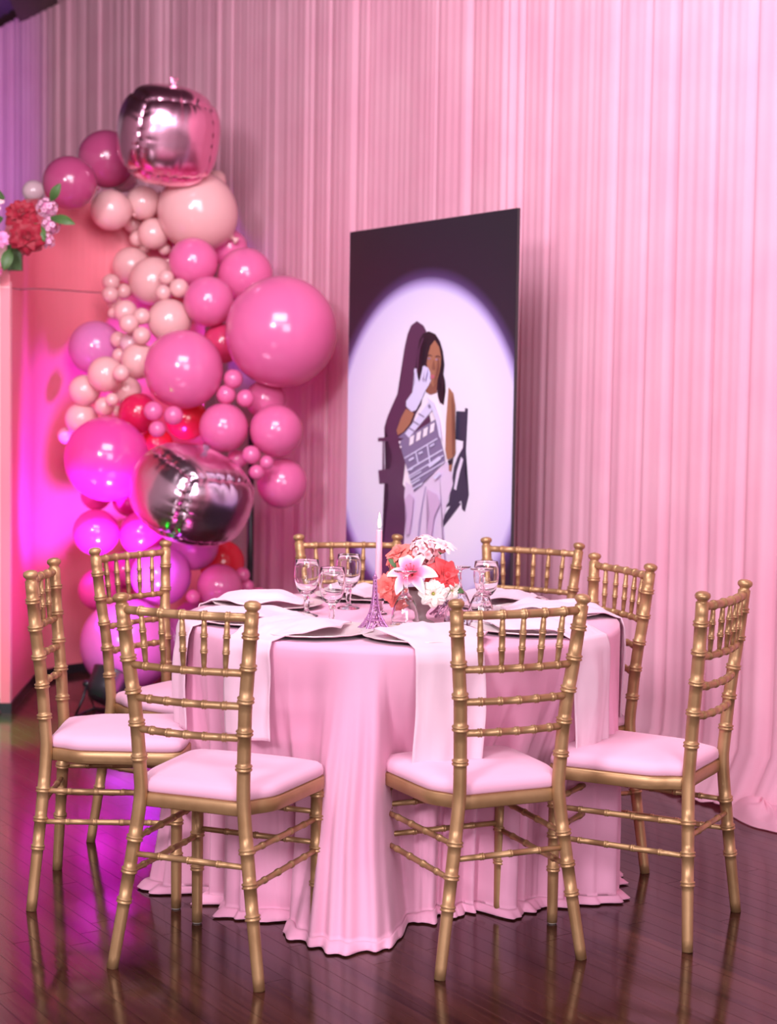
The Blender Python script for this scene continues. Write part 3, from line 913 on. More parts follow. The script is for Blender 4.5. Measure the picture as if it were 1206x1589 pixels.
def napkin(i, deg_p, deg_n, drop, wid):
    """folded cloth lying across the plate, over the table edge and down"""
    pc = polar(.445, deg_p)
    e = Vector((cos(deg_n * pi / 180), sin(deg_n * pi / 180), 0)); sdir = Vector((-e.y, e.x, 0))
    edge = TC + e * (TR + .016)
    inner = pc - (pc - TC).normalized() * .135
    nu, nv = 26, 64
    flat = (edge - inner).length
    tot = flat + drop

    def P(a, j):
        u = a / (nu - 1) * 2 - 1
        L_ = j / (nv - 1) * tot
        if L_ < flat:
            q = L_ / flat
            c = inner.lerp(edge, q)
            w = wid * (.50 + 1.25 * smooth01(q * 2.0) - .75 * smooth01((q - .40) / .60)) if q < 1 else wid
            hgt = CZ + .020 + .016 * sin(pi * min(1, q * 1.05)) * (1 - .8 * u * u) + (.020 * nz(u * 2.2 + i * 7, q * 3.0, 1.0) * (1 - q ** 4) + .010 * abs(nz(u * 4 + i, q * 2.5))) * smooth01(q * 3.5)
            hgt = max(hgt, CZ + .0185)
            if q > .80:
                k = smooth01((q - .80) / .20); hgt = hgt * (1 - k) + (TZ + .006) * k
            p = c + sdir * (u * w * .5)
            # keep the corner of the cloth over the rim of the round top
            return (p.x, p.y, hgt)
        d = L_ - flat
        k = min(1, d / .03)
        out_ = .012 * smooth01(d / .03) + .016 * nz(u * 1.8 + i * 3, d * 3.5) * smooth01(d / .1) + .006 * abs(nz(u * 3.5 + d * 5, i * 2.0 + d * 2)) * smooth01(d / .1) + .005 * sin(u * 5 + i) * smooth01(d / .12)
        w = wid * (1 + .04 * d / drop * sin(i * 2.3))
        side = u * w * .5 + .012 * nz(i * 5.0, d * 4)
        rad_in = TR + .016 - sqrt(max(0.0, (TR + .016) ** 2 - side ** 2))
        p = edge + e * (out_ - rad_in * .85) + sdir * side
        z = TZ + .006 - .010 * smooth01(d / .03) - max(0.0, d - .006) + .010 * u * sin(i * 1.7) * d / drop
        return (p.x, p.y, z)
    o = MB().grid(P, nu, nv).build('napkin', nap_m)
    tag(o, 'pale pink napkin draped over plate and table edge, ' + WHERE[i], 'napkin', 'napkins hanging over the table edge')
    solidify(o, .0035, 1)
    return o


for i, (dp, dn, drop, wid, k) in enumerate(SET):
    o = link('charger_plate', charger_me); p = polar(.445, dp, CZ - .002)
    o.location = p
    tag(o, 'scalloped silver charger plate under a pink napkin, ' + WHERE[i], 'plate', 'charger plates on the pink table')
    napkin(i, dp, dn, drop, wid)

# stemware
UP = [(0, .0), (.034, .0), (.0345, .0015), (.030, .004), (.012, .009), (.0075, .014), (.0062, .022), (.0085, .028), (.0066, .034), (.0090, .041), (.0070, .047), (.0095, .054), (.0090, .060),
      (.020, .068), (.0295, .082), (.0355, .104), (.0372, .122), (.0362, .142), (.0340, .163), (.0333, .1645), (.0326, .163), (.0348, .142), (.0357, .122), (.0340, .104), (.0280, .084), (.018, .072), (0, .067)]
INV = [(0, .0), (.033, .0), (.0335, .0015), (.029, .004), (.011, .009), (.0070, .015), (.0058, .026), (.0075, .036), (.0060, .046), (.0085, .054), (.0100, .062),
       (.022, .078), (.0305, .096), (.0360, .118), (.0395, .140), (.0415, .160), (.0408, .1612), (.0400, .160), (.0380, .140), (.0345, .118), (.0290, .098), (.020, .081), (0, .071)]


def facet(i, a):
    return .05 * cos(6 * a) if 5 <= i <= 11 else 0


gob_me = MB().lathe(UP, 36, lob=facet).mesh('water_goblet', glass)
inv_me = MB().lathe(INV, 36, lob=facet).mesh('water_goblet', glass)
GOB = [(-.153, 4.530, 0, 'upright clear goblet nearest the front in the group of three left of the candle'),
       (-.234, 4.740, 0, 'upright clear goblet at far left in the group of three left of the candle'),
       (-.117, 4.930, 0, 'upright clear goblet at the back in the group of three left of the candle'),
       (.050, 4.500, 1, 'upside-down clear goblet in front of the flower bowl'),
       (.203, 4.640, 1, 'upside-down clear goblet half hidden behind the front right chair post'),
       (.264, 4.585, 1, 'upside-down clear goblet just in front of the upright goblet at the right'),
       (.288, 4.770, 0, 'upright clear goblet alone at the right of the flowers')]
for x, y, inv, lab in GOB[:7]:
    o = link('water_goblet', inv_me if inv else gob_me)
    if inv:
        o.rotation_euler = (pi, 0, 0); o.location = (x, y, TZ + .1637)
    else:
        o.location = (x, y, TZ + .002)
    tag(o, lab, 'glass', 'clear stemmed goblets on the pink table')

# candle in a glass holder
cn = empty('taper_candle', (-.026, 4.800, TZ + .002), 0, 'tall lit pale pink taper candle standing in a glass holder behind the tower', 'candle')
MB().lathe([(0, .012), (.0098, .012), (.0108, .02), (.0088, .246), (.0080, .249), (.003, .250), (0, .249)], 20).build('wax_taper', wax_m, cn)
MB().tube([(0, 0, .247), (.0006, 0, .254), (.0012, 0, .259)], .0009, 6).build('wick', wick_m, cn)
MB().lathe([(0, .255), (.0030, .257), (.0048, .264), (.0046, .272), (.0030, .283), (.0012, .294), (0, .302)], 14).build('flame', flame_m, cn)
ho = empty('candle_holder', (-.026, 4.800, TZ + .002), 0, 'small clear glass holder under the taper candle', 'candle holder')
MB().lathe([(0, .0), (.026, .0), (.027, .004), (.018, .008), (.013, .014), (.0155, .022), (.0125, .028), (.0165, .036), (.0175, .046), (.0155, .047), (.0125, .040), (.0118, .020), (.0118, .0115), (0, .011)], 28).build('glass_cup', glass, ho)

# little lattice towers
def tower(loc, h, m, label, rz):
    t = empty('tower_figurine', loc, rz, label, 'figurine', 'miniature lattice towers on the table')
    k = h / .165

    def half(z):
        return (.0042 + .0385 * exp(-z / .034) - .0022 * z / .165) * k if z < .15 else .002 * k
    def bar(mb, a, b_, r_): mb.tube([a, b_], r_ * k, 5)
    corners = ((1, 1), (-1, 1), (-1, -1), (1, -1))
    levels = [0, .012, .024, .036, .048, .058, .068, .078, .088, .098, .108, .118, .128, .138, .148]
    for sx, sy in corners:
        mb = MB(); pts = [Vector((sx * half(z), sy * half(z), z * k)) for z in levels]
        mb.tube(pts, [.0017 * k if i > 3 else .0026 * k for i in range(len(levels))], 5)
        # second chord of each lower pier and its lacing
        pin = [Vector((sx * max(half(z) - .013 * k, half(z) * .45), sy * half(z), z * k)) for z in levels[:5]]
        pin2 = [Vector((sx * half(z), sy * max(half(z) - .013 * k, half(z) * .45), z * k)) for z in levels[:5]]
        for pp in (pin, pin2):
            mb.tube(pp, .0014 * k, 5)
            for q in range(4): bar(mb, pts[q], pp[q + 1], .001); bar(mb, pp[q], pts[q + 1], .001)
        mb.build('pier', m, t)
    mb = MB()
    for i in range(4, len(levels) - 1):
        za, zb = levels[i], levels[i + 1]
        for j in range(4):
            (ax, ay), (bx, by) = corners[j], corners[(j + 1) % 4]
            ha, hb = half(za), half(zb)
            bar(mb, (ax * ha, ay * ha, za * k), (bx * hb, by * hb, zb * k), .0009)
            bar(mb, (bx * ha, by * ha, za * k), (ax * hb, ay * hb, zb * k), .0009)
    mb.build('lattice', m, t)
    mb = MB()
    for j in range(4):      # arches between the feet
        (ax, ay), (bx, by) = corners[j], corners[(j + 1) % 4]
        pts = []
        for q in range(11):
            u = q / 10; z = .006 + .020 * sin(pi * u)
            hh = half(z) * .97; s = (u * 2 - 1) * .62
            mx, my = (ax + bx) / 2, (ay + by) / 2; dx, dy = (bx - ax) / 2, (by - ay) / 2
            pts.append((hh * (mx + dx * s), hh * (my + dy * s), z * k))
        mb.tube(pts, .0013 * k, 5)
    mb.build('arch', m, t)
    for z, e in ((.034, .0035), (.072, .003), (.148, .003)):
        MB().box((0, 0, z * k), (2 * (half(z) + e * k), 2 * (half(z) + e * k), .0032 * k)).build('platform', m, t)
    MB().lathe([(0, .148 * k), (.0045 * k, .149 * k), (.0045 * k, .153 * k), (.0028 * k, .157 * k), (.001 * k, .160 * k), (.0007 * k, .168 * k), (0, .169 * k)], 10).build('spire', m, t)
    return t


tower((-.0335, 4.425, TZ + .0028), .166, eiffel_m, 'small mauve metal lattice tower standing in front of the candle', .35)
tower((.172, 4.790, TZ + .0028), .150, eiffel_g, 'small dark lattice tower half hidden behind the flower bowl', .2)

# ------------------------------------------------------------------ flower bowl
FB = Vector((.097, 4.612, TZ + .0028))
bo = empty('flower_bowl', FB, 0, 'taupe footed ceramic bowl holding the table flowers', 'bowl')
MB().lathe([(0, 0), (.036, 0), (.038, .003), (.034, .006), (.016, .013), (.013, .024), (.017, .034), (.034, .052), (.046, .074), (.0505, .098), (.0485, .099), (.044, .078), (.03, .058), (.0, .050)], 40).build('bowl', bowl_m, bo)
MB().lathe([(0, .0915), (.030, .0915), (.046, .0885)], 24).build('soil', leaf_m, bo)


def petal_patch(mb, Rp, width, length, cup, curl, roll, yaw, base=Vector((0, 0, 0)), tip=0.55, wave=0.0, seed=0.0, nu=7, nv=7):
    """one petal: rises from the base, cups inward, its tip curls outward; yaw turns it about the axis, roll tips it outward"""
    def P(i, j):
        u = i / (nu - 1) * 2 - 1; v = j / (nv - 1)
        w = width * .5 * (sin(pi * min(1, v * .86 + .10)) ** tip) * (1 if v < .98 else .8)
        x = u * w
        ang = roll + curl * max(0.0, v - .45) ** 2 * 3.0 - cup * (1 - v) * .4
        d = Rp + length * v * sin(ang)
        z = length * v * cos(ang)
        bend = (u * u) * width * cup * .35 * (1 - .35 * v)
        d -= bend
        z += wave * sin(u * 6 + seed) * v * length
        X = d * cos(yaw) - x * sin(yaw); Y = d * sin(yaw) + x * cos(yaw)
        return (base.x + X, base.y + Y, base.z + z)
    mb.grid(P, nu, nv, along=lambda i, j: j / (nv - 1))
    return mb


def orient(o, direction):
    o.rotation_mode = 'QUATERNION'
    o.rotation_quaternion = Vector(direction).to_track_quat('Z', 'Y')


def rose(loc, direction, r_, col, label, group, layers=((3, .12, 1.02, -.06), (4, .26, 1.02, .0), (5, .42, 1.0, .10), (5, .60, .97, .26), (6, .80, .95, .52), (6, .98, .9, .88)), nm='rose_flower', cat='flower'):
    t = empty(nm, loc, 0, label, cat, group); orient(t, direction)
    m = petal_mats[col]
    L_ = r_ * 1.15
    hb = MB().lathe([(0, -.06 * r_), (.30 * r_, 0), (.26 * r_, .55 * r_), (.20 * r_, .92 * r_), (.10 * r_, 1.04 * r_), (0, .98 * r_)], 10)
    hb.a = [.55] * len(hb.a)
    hb.build('heart', m, t, attr=True)
    MB().lathe([(0, -.55 * r_), (.10 * r_, -.5 * r_), (.16 * r_, -.2 * r_), (.34 * r_, -.02 * r_), (.2 * r_, .05 * r_), (0, .06 * r_)], 10).build('calyx', leaf_m, t)
    for li, (n, k, hgt, tilt) in enumerate(layers):
        for j in range(n):
            yaw = 2 * pi * j / n + li * .7 + random.uniform(-.12, .12)
            mb = MB()
            petal_patch(mb, .10 * r_ + .16 * r_ * k, r_ * (.75 + .55 * k), L_ * hgt * random.uniform(.92, 1.05), .75 - .35 * k, .35 + .9 * k, tilt * .75, yaw, Vector((0, 0, -.05 * r_)), seed=yaw)
            mb.build('petal', m, t, attr=True)
    return t


def lily(loc, direction, L_, label, group):
    t = empty('lily_flower', loc, 0, label, 'flower', group); orient(t, direction)
    MB().lathe([(0, -.3 * L_), (.05 * L_, -.28 * L_), (.10 * L_, -.02 * L_), (0, .02 * L_)], 8).build('calyx', leaf_m, t)
    for k in range(6):
        yaw = k * pi / 3 + (.1 if k % 2 else 0)
        inner = k % 2 == 0

        def P(i, j):
            u = i / 6 * 2 - 1; v = j / 11
            w = L_ * (.29 if inner else .21) * sin(pi * min(1, v * .93 + .06)) ** .75
            a = .50 + 1.15 * v ** 1.6
            d = L_ * (v * sin(a) * .95 + .02); z = L_ * (v * cos(a) * .95) + .10 * L_ * v
            z += -.10 * L_ * (u * u) * (1 - v) + .012 * L_ * sin(v * 22 + u) * u * u + .03 * L_ * (1 - abs(u)) * -1 * sin(pi * v)
            x = u * w
            return (d * cos(yaw) - x * sin(yaw), d * sin(yaw) + x * cos(yaw), z)
        MB().grid(P, 7, 12, along=lambda i, j: min(1, j / 11 * .95 + .22 * abs(i / 6 * 2 - 1) ** 2)).build('petal', petal_mats['lily'], t, attr=True)
    for k in range(6):
        a = k * pi / 3 + .5
        p = [Vector((cos(a) * q * .16 * L_, sin(a) * q * .16 * L_, q * .62 * L_)) for q in (0.05, .5, 1)]
        s_ = MB().tube(p, .008 * L_, 5).build('stamen', petal_mats['lily'], t)
        MB().tube([p[-1] + Vector((-sin(a), cos(a), 0)) * q * L_ for q in (-.04, 0, .04)], [.008 * L_, .018 * L_, .008 * L_], 6).build('anther', stamen_m, s_)
    return t


def cup_flower(loc, direction, r_, col, label, group, n=8, ruffle=.10, heart=None, cat='flower', nm='ruffled_flower'):
    t = empty(nm, loc, 0, label, cat, group); orient(t, direction)
    for ring, (k, tilt) in enumerate(((1.0, .95), (.72, .6), (.45, .3))):
        for j in range(n - ring):
            yaw = 2 * pi * j / (n - ring) + ring * .35
            mb = MB(); petal_patch(mb, .06 * r_, r_ * .95 * k, r_ * 1.05 * (.8 + .2 * k), .3, .7, tilt, yaw, wave=ruffle, seed=yaw * 3, tip=.42)
            mb.build('petal', petal_mats[col], t, attr=True)
    MB().lathe([(0, -.4 * r_), (.08 * r_, -.36 * r_), (.14 * r_, -.05 * r_), (0, .02 * r_)], 8).build('calyx', leaf_m, t)
    MB().lathe([(0, .02 * r_), (.12 * r_, .04 * r_), (.13 * r_, .26 * r_), (.05 * r_, .36 * r_), (0, .37 * r_)], 10).build('heart', heart or green_c, t)
    return t


def floret_head(loc, r_, col, label, group, n=34, hemi=Vector((0, -1, .4)), cat='flower', nm='hydrangea_flower'):
    """rounded head of many small four-petalled florets; each floret its own part"""
    t = empty(nm, loc, 0, label, cat, group)
    MB().lathe([(0, -.62 * r_), (.4 * r_, -.5 * r_), (.62 * r_, 0), (.4 * r_, .5 * r_), (0, .62 * r_)], 12).build('heart', petal_mats[col], t)
    me = None
    for i in range(n):
        z = 1 - 2 * (i + .5) / n; a = i * 2.39996
        d = Vector((sqrt(1 - z * z) * cos(a), sqrt(1 - z * z) * sin(a), z))
        if me is None:
            mb = MB()
            for q in range(5):
                petal_patch(mb, .02 * r_, .30 * r_, .27 * r_, .2, .4, 1.05, q * 2 * pi / 5, nu=5, nv=4, tip=.4)
            me = mb.mesh('floret', petal_mats[col], True)
        o = link('floret', me, t); o.location = d * r_ * (.74 + .1 * random.random())
        o.rotation_mode = 'QUATERNION'; o.rotation_quaternion = (d + Vector((random.uniform(-.3, .3), random.uniform(-.3, .3), random.uniform(-.3, .3)))).to_track_quat('Z', 'Y')
    return t


def leaf(mb_or, loc, direction, L_, w, label=None, group=None):
    def P(i, j):
        u = i / 4 * 2 - 1; v = j / 9
        return (u * w * .5 * sin(pi * min(1, v * .95 + .04)) ** .8, .12 * L_ * sin(pi * v * .9) + abs(u) * w * .12 * -1, v * L_)
    o = MB().grid(P, 5, 10).build('leaf', leaf_m)
    zz = Vector(direction).normalized(); yy = Vector((.25, -1, .35)); yy = (yy - zz * yy.dot(zz)).normalized(); xx = yy.cross(zz)
    M_ = Matrix((xx, yy, zz)).transposed().to_4x4(); M_.translation = Vector(loc); o.matrix_world = M_
    return tag(o, label, 'leaf', group)


BQ = 'flowers in the taupe table bowl'
c = FB + Vector((0, 0, .135))
lily(c + Vector((-.028, -.050, .005)), (-.22, -1, .75), .076, 'large pink and white star lily at the front centre of the bowl', BQ)
rose(c + Vector((-.085, -.028, -.030)), (-.45, -1, .05), .036, 'coral', 'coral orange rose at the lower left of the bowl', BQ)
rose(c + Vector((-.055, .010, .045)), (-.5, -.6, .8), .040, 'coral', 'coral rose at the upper left of the bowl behind the lily', BQ)
rose(c + Vector((.052, -.020, .002)), (.5, -.9, .25), .043, 'scarlet', 'scarlet red rose at the right of the bowl', BQ)
rose(c + Vector((-.065, -.020, -.062)), (-.3, -1, -.3), .028, 'coral', 'small coral rose drooping over the lower left rim of the bowl', BQ)
floret_head(c + Vector((.006, .005, .070)), .050, 'blush', 'pale pink hydrangea head at the top of the bowl', BQ, 40)
rose(c + Vector((.052, -.012, .072)), (.35, -.4, .85), .030, 'blush', 'pale pink rosebud at the top right of the bowl', BQ, layers=((3, .25, .6, .0), (4, .40, .9, .05), (5, .55, 1.1, .14), (5, .66, 1.15, .24)))
cup_flower(c + Vector((.030, -.062, -.042)), (.10, -1, .05), .038, 'white', 'white ruffled flower hanging over the front rim of the bowl', BQ)
cup_flower(c + Vector((.078, -.030, -.035)), (.6, -.8, -.1), .030, 'white', 'small white ruffled flower at the lower right rim of the bowl', BQ, 6)
rose(c + Vector((.015, .050, .020)), (.1, .7, .6), .040, 'coral', 'coral rose at the back of the bowl', BQ)
for k, (dx, dy, dz, L_) in enumerate(((.09, -.2, -.2, .05), (-.07, .03, .5, .05))):
    leaf(None, c + Vector((dx * .8, -.02, -.03 + .05 * k)), (dx * 10, dy, dz), L_, .022, ['small green leaf at the right of the table flowers', 'small green leaf at the left of the table flowers'][k], 'leaves among the table flowers')

# ------------------------------------------------------------------ balloon column
BALLOONS = [
    (-0.959, 8.118, 2.298, 0.194, 'blush', 'large pale blush balloon directly below the top foil balloon'),
    (-1.433, 8.286, 2.568, 0.143, 'rose', 'dusky rose balloon tucked behind the left edge of the top foil balloon'),
    (-1.512, 7.750, 2.379, 0.125, 'rose', 'dusky rose balloon at the upper left end above the booth flowers'),
    (-1.380, 8.455, 2.496, 0.070, 'pearl', 'small pearly white balloon below the left side of the top foil balloon'),
    (-1.832, 8.450, 2.424, 0.056, 'pearl', 'small lilac pearl balloon peeking out above the booth flowers'),
    (-1.370, 8.050, 2.291, 0.098, 'blush', 'medium blush balloon at the top edge of the pink booth wall'),
    (-1.229, 8.150, 2.339, 0.083, 'blush', 'medium blush balloon left of the large pale one under the top foil'),
    (-1.295, 8.250, 2.245, 0.045, 'blush', 'small blush balloon under the pair of medium blush ones at the booth top'),
    (-1.266, 8.213, 2.172, 0.039, 'blush', 'tiny blush balloon, upper one left of the egg shaped blush balloon'),
    (-1.177, 8.150, 2.189, 0.077, 'blush', 'egg shaped blush balloon on the lower left of the large pale one'),
    (-1.232, 8.242, 2.131, 0.029, 'blush', 'tiny blush balloon just below the egg shaped one, left of two'),
    (-1.130, 8.205, 2.122, 0.032, 'blush', 'tiny blush balloon just below the egg shaped one, right of two'),
    (-0.890, 8.350, 2.483, 0.049, 'blush', 'small blush balloon peeking out right below the top foil balloon'),
    (-0.954, 7.935, 2.036, 0.118, 'pink', 'hot pink balloon directly below the large pale blush balloon'),
    (-0.817, 8.262, 2.135, 0.094, 'pink', 'hot pink balloon, the highest and smallest of the upper pink four'),
    (-0.708, 7.992, 1.983, 0.132, 'pink', 'hot pink balloon touching the upper left of the giant pink one'),
    (-0.864, 7.804, 1.842, 0.119, 'pink', 'hot pink balloon left of the giant pink one'),
    (-0.505, 7.604, 1.697, 0.257, 'pink', 'giant pink balloon at the right of the column, the biggest of all'),
    (-1.296, 8.222, 2.036, 0.094, 'blush', 'blush balloon behind the pale oval one at mid column'),
    (-1.168, 8.071, 1.951, 0.117, 'blush', 'pale oval blush balloon at mid column with tiny balloons on it'),
    (-1.355, 7.969, 1.937, 0.041, 'blush', 'tiny blush balloon at top of the left bunch beside the pale oval one'),
    (-1.351, 7.928, 1.876, 0.040, 'blush', 'tiny blush balloon second down in the left bunch beside the pale oval one'),
    (-1.307, 8.039, 1.899, 0.038, 'blush', 'tiny blush balloon between the left bunch and the pale oval one'),
    (-1.076, 7.884, 1.957, 0.037, 'blush', 'tiny blush balloon on the right of the pale oval one, upper left of three'),
    (-1.084, 7.834, 1.883, 0.037, 'blush', 'tiny blush balloon on the right of the pale oval one, lowest of three'),
    (-1.010, 7.849, 1.906, 0.046, 'blush', 'tiny peach balloon on the right of the pale oval one, rightmost of three'),
    (-1.344, 8.000, 1.841, 0.035, 'blush', 'tiny blush balloon third down in the left bunch beside the pale oval one'),
    (-1.341, 7.966, 1.789, 0.028, 'blush', 'tiny blush balloon lowest of the left bunch beside the pale oval one'),
    (-1.267, 7.870, 1.791, 0.056, 'blush', 'small blush balloon below the left bunch beside the pale oval one'),
    (-1.229, 7.731, 1.730, 0.046, 'blush', 'small blush balloon overlapping the one beneath the left bunch'),
    (-1.175, 7.772, 1.766, 0.040, 'blush', 'tiny blush balloon just left of the round ivory blush balloon'),
    (-1.054, 7.840, 1.750, 0.105, 'blush', 'round ivory blush balloon above the large pink one at mid column'),
    (-1.432, 8.007, 1.622, 0.132, 'orchid', 'lilac pink balloon at the left edge against the booth wall'),
    (-1.305, 7.899, 1.660, 0.040, 'blush', 'tiny blush balloon touching the right side of the lilac pink balloon'),
    (-1.236, 7.834, 1.641, 0.052, 'pearl', 'small pearly balloon right of the lilac pink balloon'),
    (-1.163, 7.691, 1.673, 0.042, 'blush', 'tiny blush balloon above the pearly one beside the lilac pink balloon'),
    (-1.292, 7.858, 1.583, 0.037, 'blush', 'tiny blush balloon at the lower right of the lilac pink balloon'),
    (-1.186, 7.750, 1.557, 0.085, 'blush', 'blush balloon tucked behind the left of the large pink mid one'),
    (-1.323, 7.650, 1.490, 0.084, 'blush', 'medium blush balloon below the lilac pink balloon'),
    (-1.235, 7.550, 1.496, 0.039, 'blush', 'tiny blush balloon on the right of the medium blush one below the lilac'),
    (-1.434, 7.715, 1.414, 0.073, 'blush', 'blush balloon at the left edge, upper of two above the big magenta one'),
    (-1.455, 7.750, 1.281, 0.076, 'blush', 'blush balloon at the left edge, lower of two above the big magenta one'),
    (-1.545, 7.850, 1.198, 0.040, 'blush', 'small pale balloon at the far left edge beside the big magenta one'),
    (-1.329, 7.650, 1.341, 0.045, 'blush', 'small blush balloon on top of the big magenta one'),
    (-1.281, 7.689, 1.320, 0.027, 'blush', 'tiny blush balloon between the small blush and the crimson balloon'),
    (-1.276, 7.550, 1.374, 0.030, 'blush', 'tiny blush balloon just above the small blush one on the big magenta'),
    (-1.240, 7.750, 1.417, 0.070, 'blush', 'medium blush balloon directly above the crimson balloon'),
    (-0.949, 7.550, 1.517, 0.181, 'pink', 'large pink balloon in the middle of the column, left of the giant one'),
    (-1.170, 7.650, 1.313, 0.093, 'crimson', 'crimson balloon at upper right of the big magenta one'),
    (-1.102, 7.750, 1.165, 0.082, 'red', 'red balloon between the big magenta one and the lower foil balloon'),
    (-0.957, 7.750, 1.288, 0.100, 'red', 'red balloon right above the lower foil balloon'),
    (-1.072, 7.450, 1.325, 0.044, 'pink', 'tiny pink balloon in front of the red ones, upper left of three'),
    (-0.981, 7.450, 1.306, 0.044, 'pink', 'tiny pink balloon in front of the red ones, right of three'),
    (-1.054, 7.450, 1.243, 0.038, 'pink', 'tiny pink balloon in front of the red ones, lowest of three'),
    (-0.721, 7.550, 1.477, 0.044, 'pink', 'tiny pink balloon below the giant pink one, topmost of three'),
    (-0.755, 7.568, 1.405, 0.045, 'pink', 'tiny pink balloon below the giant pink one, lower left of three'),
    (-0.664, 7.550, 1.389, 0.041, 'pink', 'tiny pink balloon below the giant pink one, lower right of three'),
    (-0.763, 7.550, 1.252, 0.113, 'pink', 'pink balloon just above the lower foil balloon on its right'),
    (-0.521, 7.550, 1.243, 0.121, 'pink', 'pink balloon at the right edge below the giant pink one'),
    (-0.587, 7.750, 1.384, 0.094, 'pink', 'pink balloon half hidden under the giant pink one'),
    (-0.802, 7.865, 1.648, 0.096, 'deep', 'deep pink balloon in the gap left of the giant pink one'),
    (-0.627, 7.450, 1.133, 0.042, 'pink', 'tiny pink balloon right of the lower foil, topmost of three'),
    (-0.556, 7.450, 1.099, 0.032, 'pink', 'tiny pink balloon right of the lower foil, rightmost of three'),
    (-0.602, 7.450, 1.054, 0.035, 'pink', 'tiny pink balloon right of the lower foil, lowest of three'),
    (-0.709, 7.650, 1.104, 0.045, 'pink', 'small pink balloon tucked behind the top right of the lower foil'),
    (-0.498, 7.650, 0.996, 0.117, 'pink', 'violet tinged pink balloon hanging lowest at the right edge'),
    (-1.281, 7.450, 1.105, 0.193, 'magenta', 'big magenta balloon glowing violet at left of the lower foil balloon'),
    (-1.366, 7.650, 0.754, 0.108, 'magenta', 'magenta balloon at the left edge below the big magenta one'),
    (-1.402, 7.850, 0.917, 0.074, 'magenta', 'magenta balloon peeking out under the big magenta one at left'),
    (-1.245, 7.850, 0.897, 0.080, 'magenta', 'magenta balloon between the big magenta one and the lower foil'),
    (-1.160, 7.705, 0.746, 0.106, 'magenta', 'magenta balloon under the left corner of the lower foil balloon'),
    (-1.061, 7.650, 0.555, 0.141, 'purple', 'bright violet lit balloon behind the back left chair top'),
    (-0.928, 7.793, 0.690, 0.122, 'purple', 'violet balloon directly beneath the lower foil balloon'),
    (-0.786, 7.650, 0.508, 0.105, 'pink', 'pink balloon at the lower right of the column behind the table'),
    (-0.806, 7.934, 0.592, 0.112, 'red', 'reddish pink balloon under the right side of the lower foil'),
    (-0.897, 7.550, 0.470, 0.033, 'pink', 'tiny pink balloon at the lower column left of the round pink one'),
    (-0.689, 7.750, 0.553, 0.036, 'pink', 'small pink balloon at the lower right edge, upper of two'),
    (-0.669, 7.771, 0.496, 0.034, 'pink', 'small pink balloon at the lower right edge, lower of two'),
    (-0.623, 7.850, 0.410, 0.074, 'pink', 'pink balloon at the bottom right just over the back table edge'),
    (-1.203, 7.550, 0.243, 0.216, 'purple', 'big violet balloon on the floor behind the black light'),
    (-1.017, 7.790, 0.225, 0.122, 'purple', 'violet balloon on the floor right of the big violet one'),
    (-1.382, 7.850, 0.461, 0.105, 'magenta', 'magenta balloon behind the left post of the back left chair'),
    (-1.278, 7.969, 0.544, 0.094, 'magenta', 'magenta balloon deep behind the bright violet one'),
    (-0.946, 7.967, 0.296, 0.103, 'purple', 'violet balloon low behind the table edge above the floor ones'),
    (-0.752, 7.750, 0.328, 0.091, 'magenta', 'magenta balloon low at right behind the table edge'),
]


def balloon_mesh(name, m):
    """slightly pear shaped rubber balloon with its tied neck, the neck on -z, unit radius"""
    prof = []
    for k in range(25):
        a = -pi / 2 + .13 + (pi - .13) * k / 24
        r_ = cos(a); z = sin(a)
        if z < 0: z *= 1.06; r_ *= 1 - .04 * (-z) ** 2
        prof.append((max(r_, 0.0), z))
    prof = [(0, -1.25), (.10, -1.24), (.09, -1.19), (.045, -1.155), (.05, -1.12), (.075, -1.085)] + prof
    return MB().lathe(prof, 40).mesh(name, m)


bmesh_of = {k: balloon_mesh('balloon', m) for k, m in BM.items()}
for x, y, z, r_, col, lab in BALLOONS:
    o = link('balloon', bmesh_of[col]); o.location = (x, y, z); o.scale = (r_, r_, r_ * 1.0)
    core = Vector((-.95, 8.15, z))
    d = (core - Vector((x, y, z)))
    d = d + Vector((random.uniform(-.2, .2), random.uniform(0, .2), random.uniform(-.25, .25)))
    if d.length < .05: d = Vector((0, 1, 0))
    o.rotation_mode = 'QUATERNION'; o.rotation_quaternion = (-d).to_track_quat('Z', 'Y')
    tag(o, lab, 'balloon', 'balloons in the garland column')


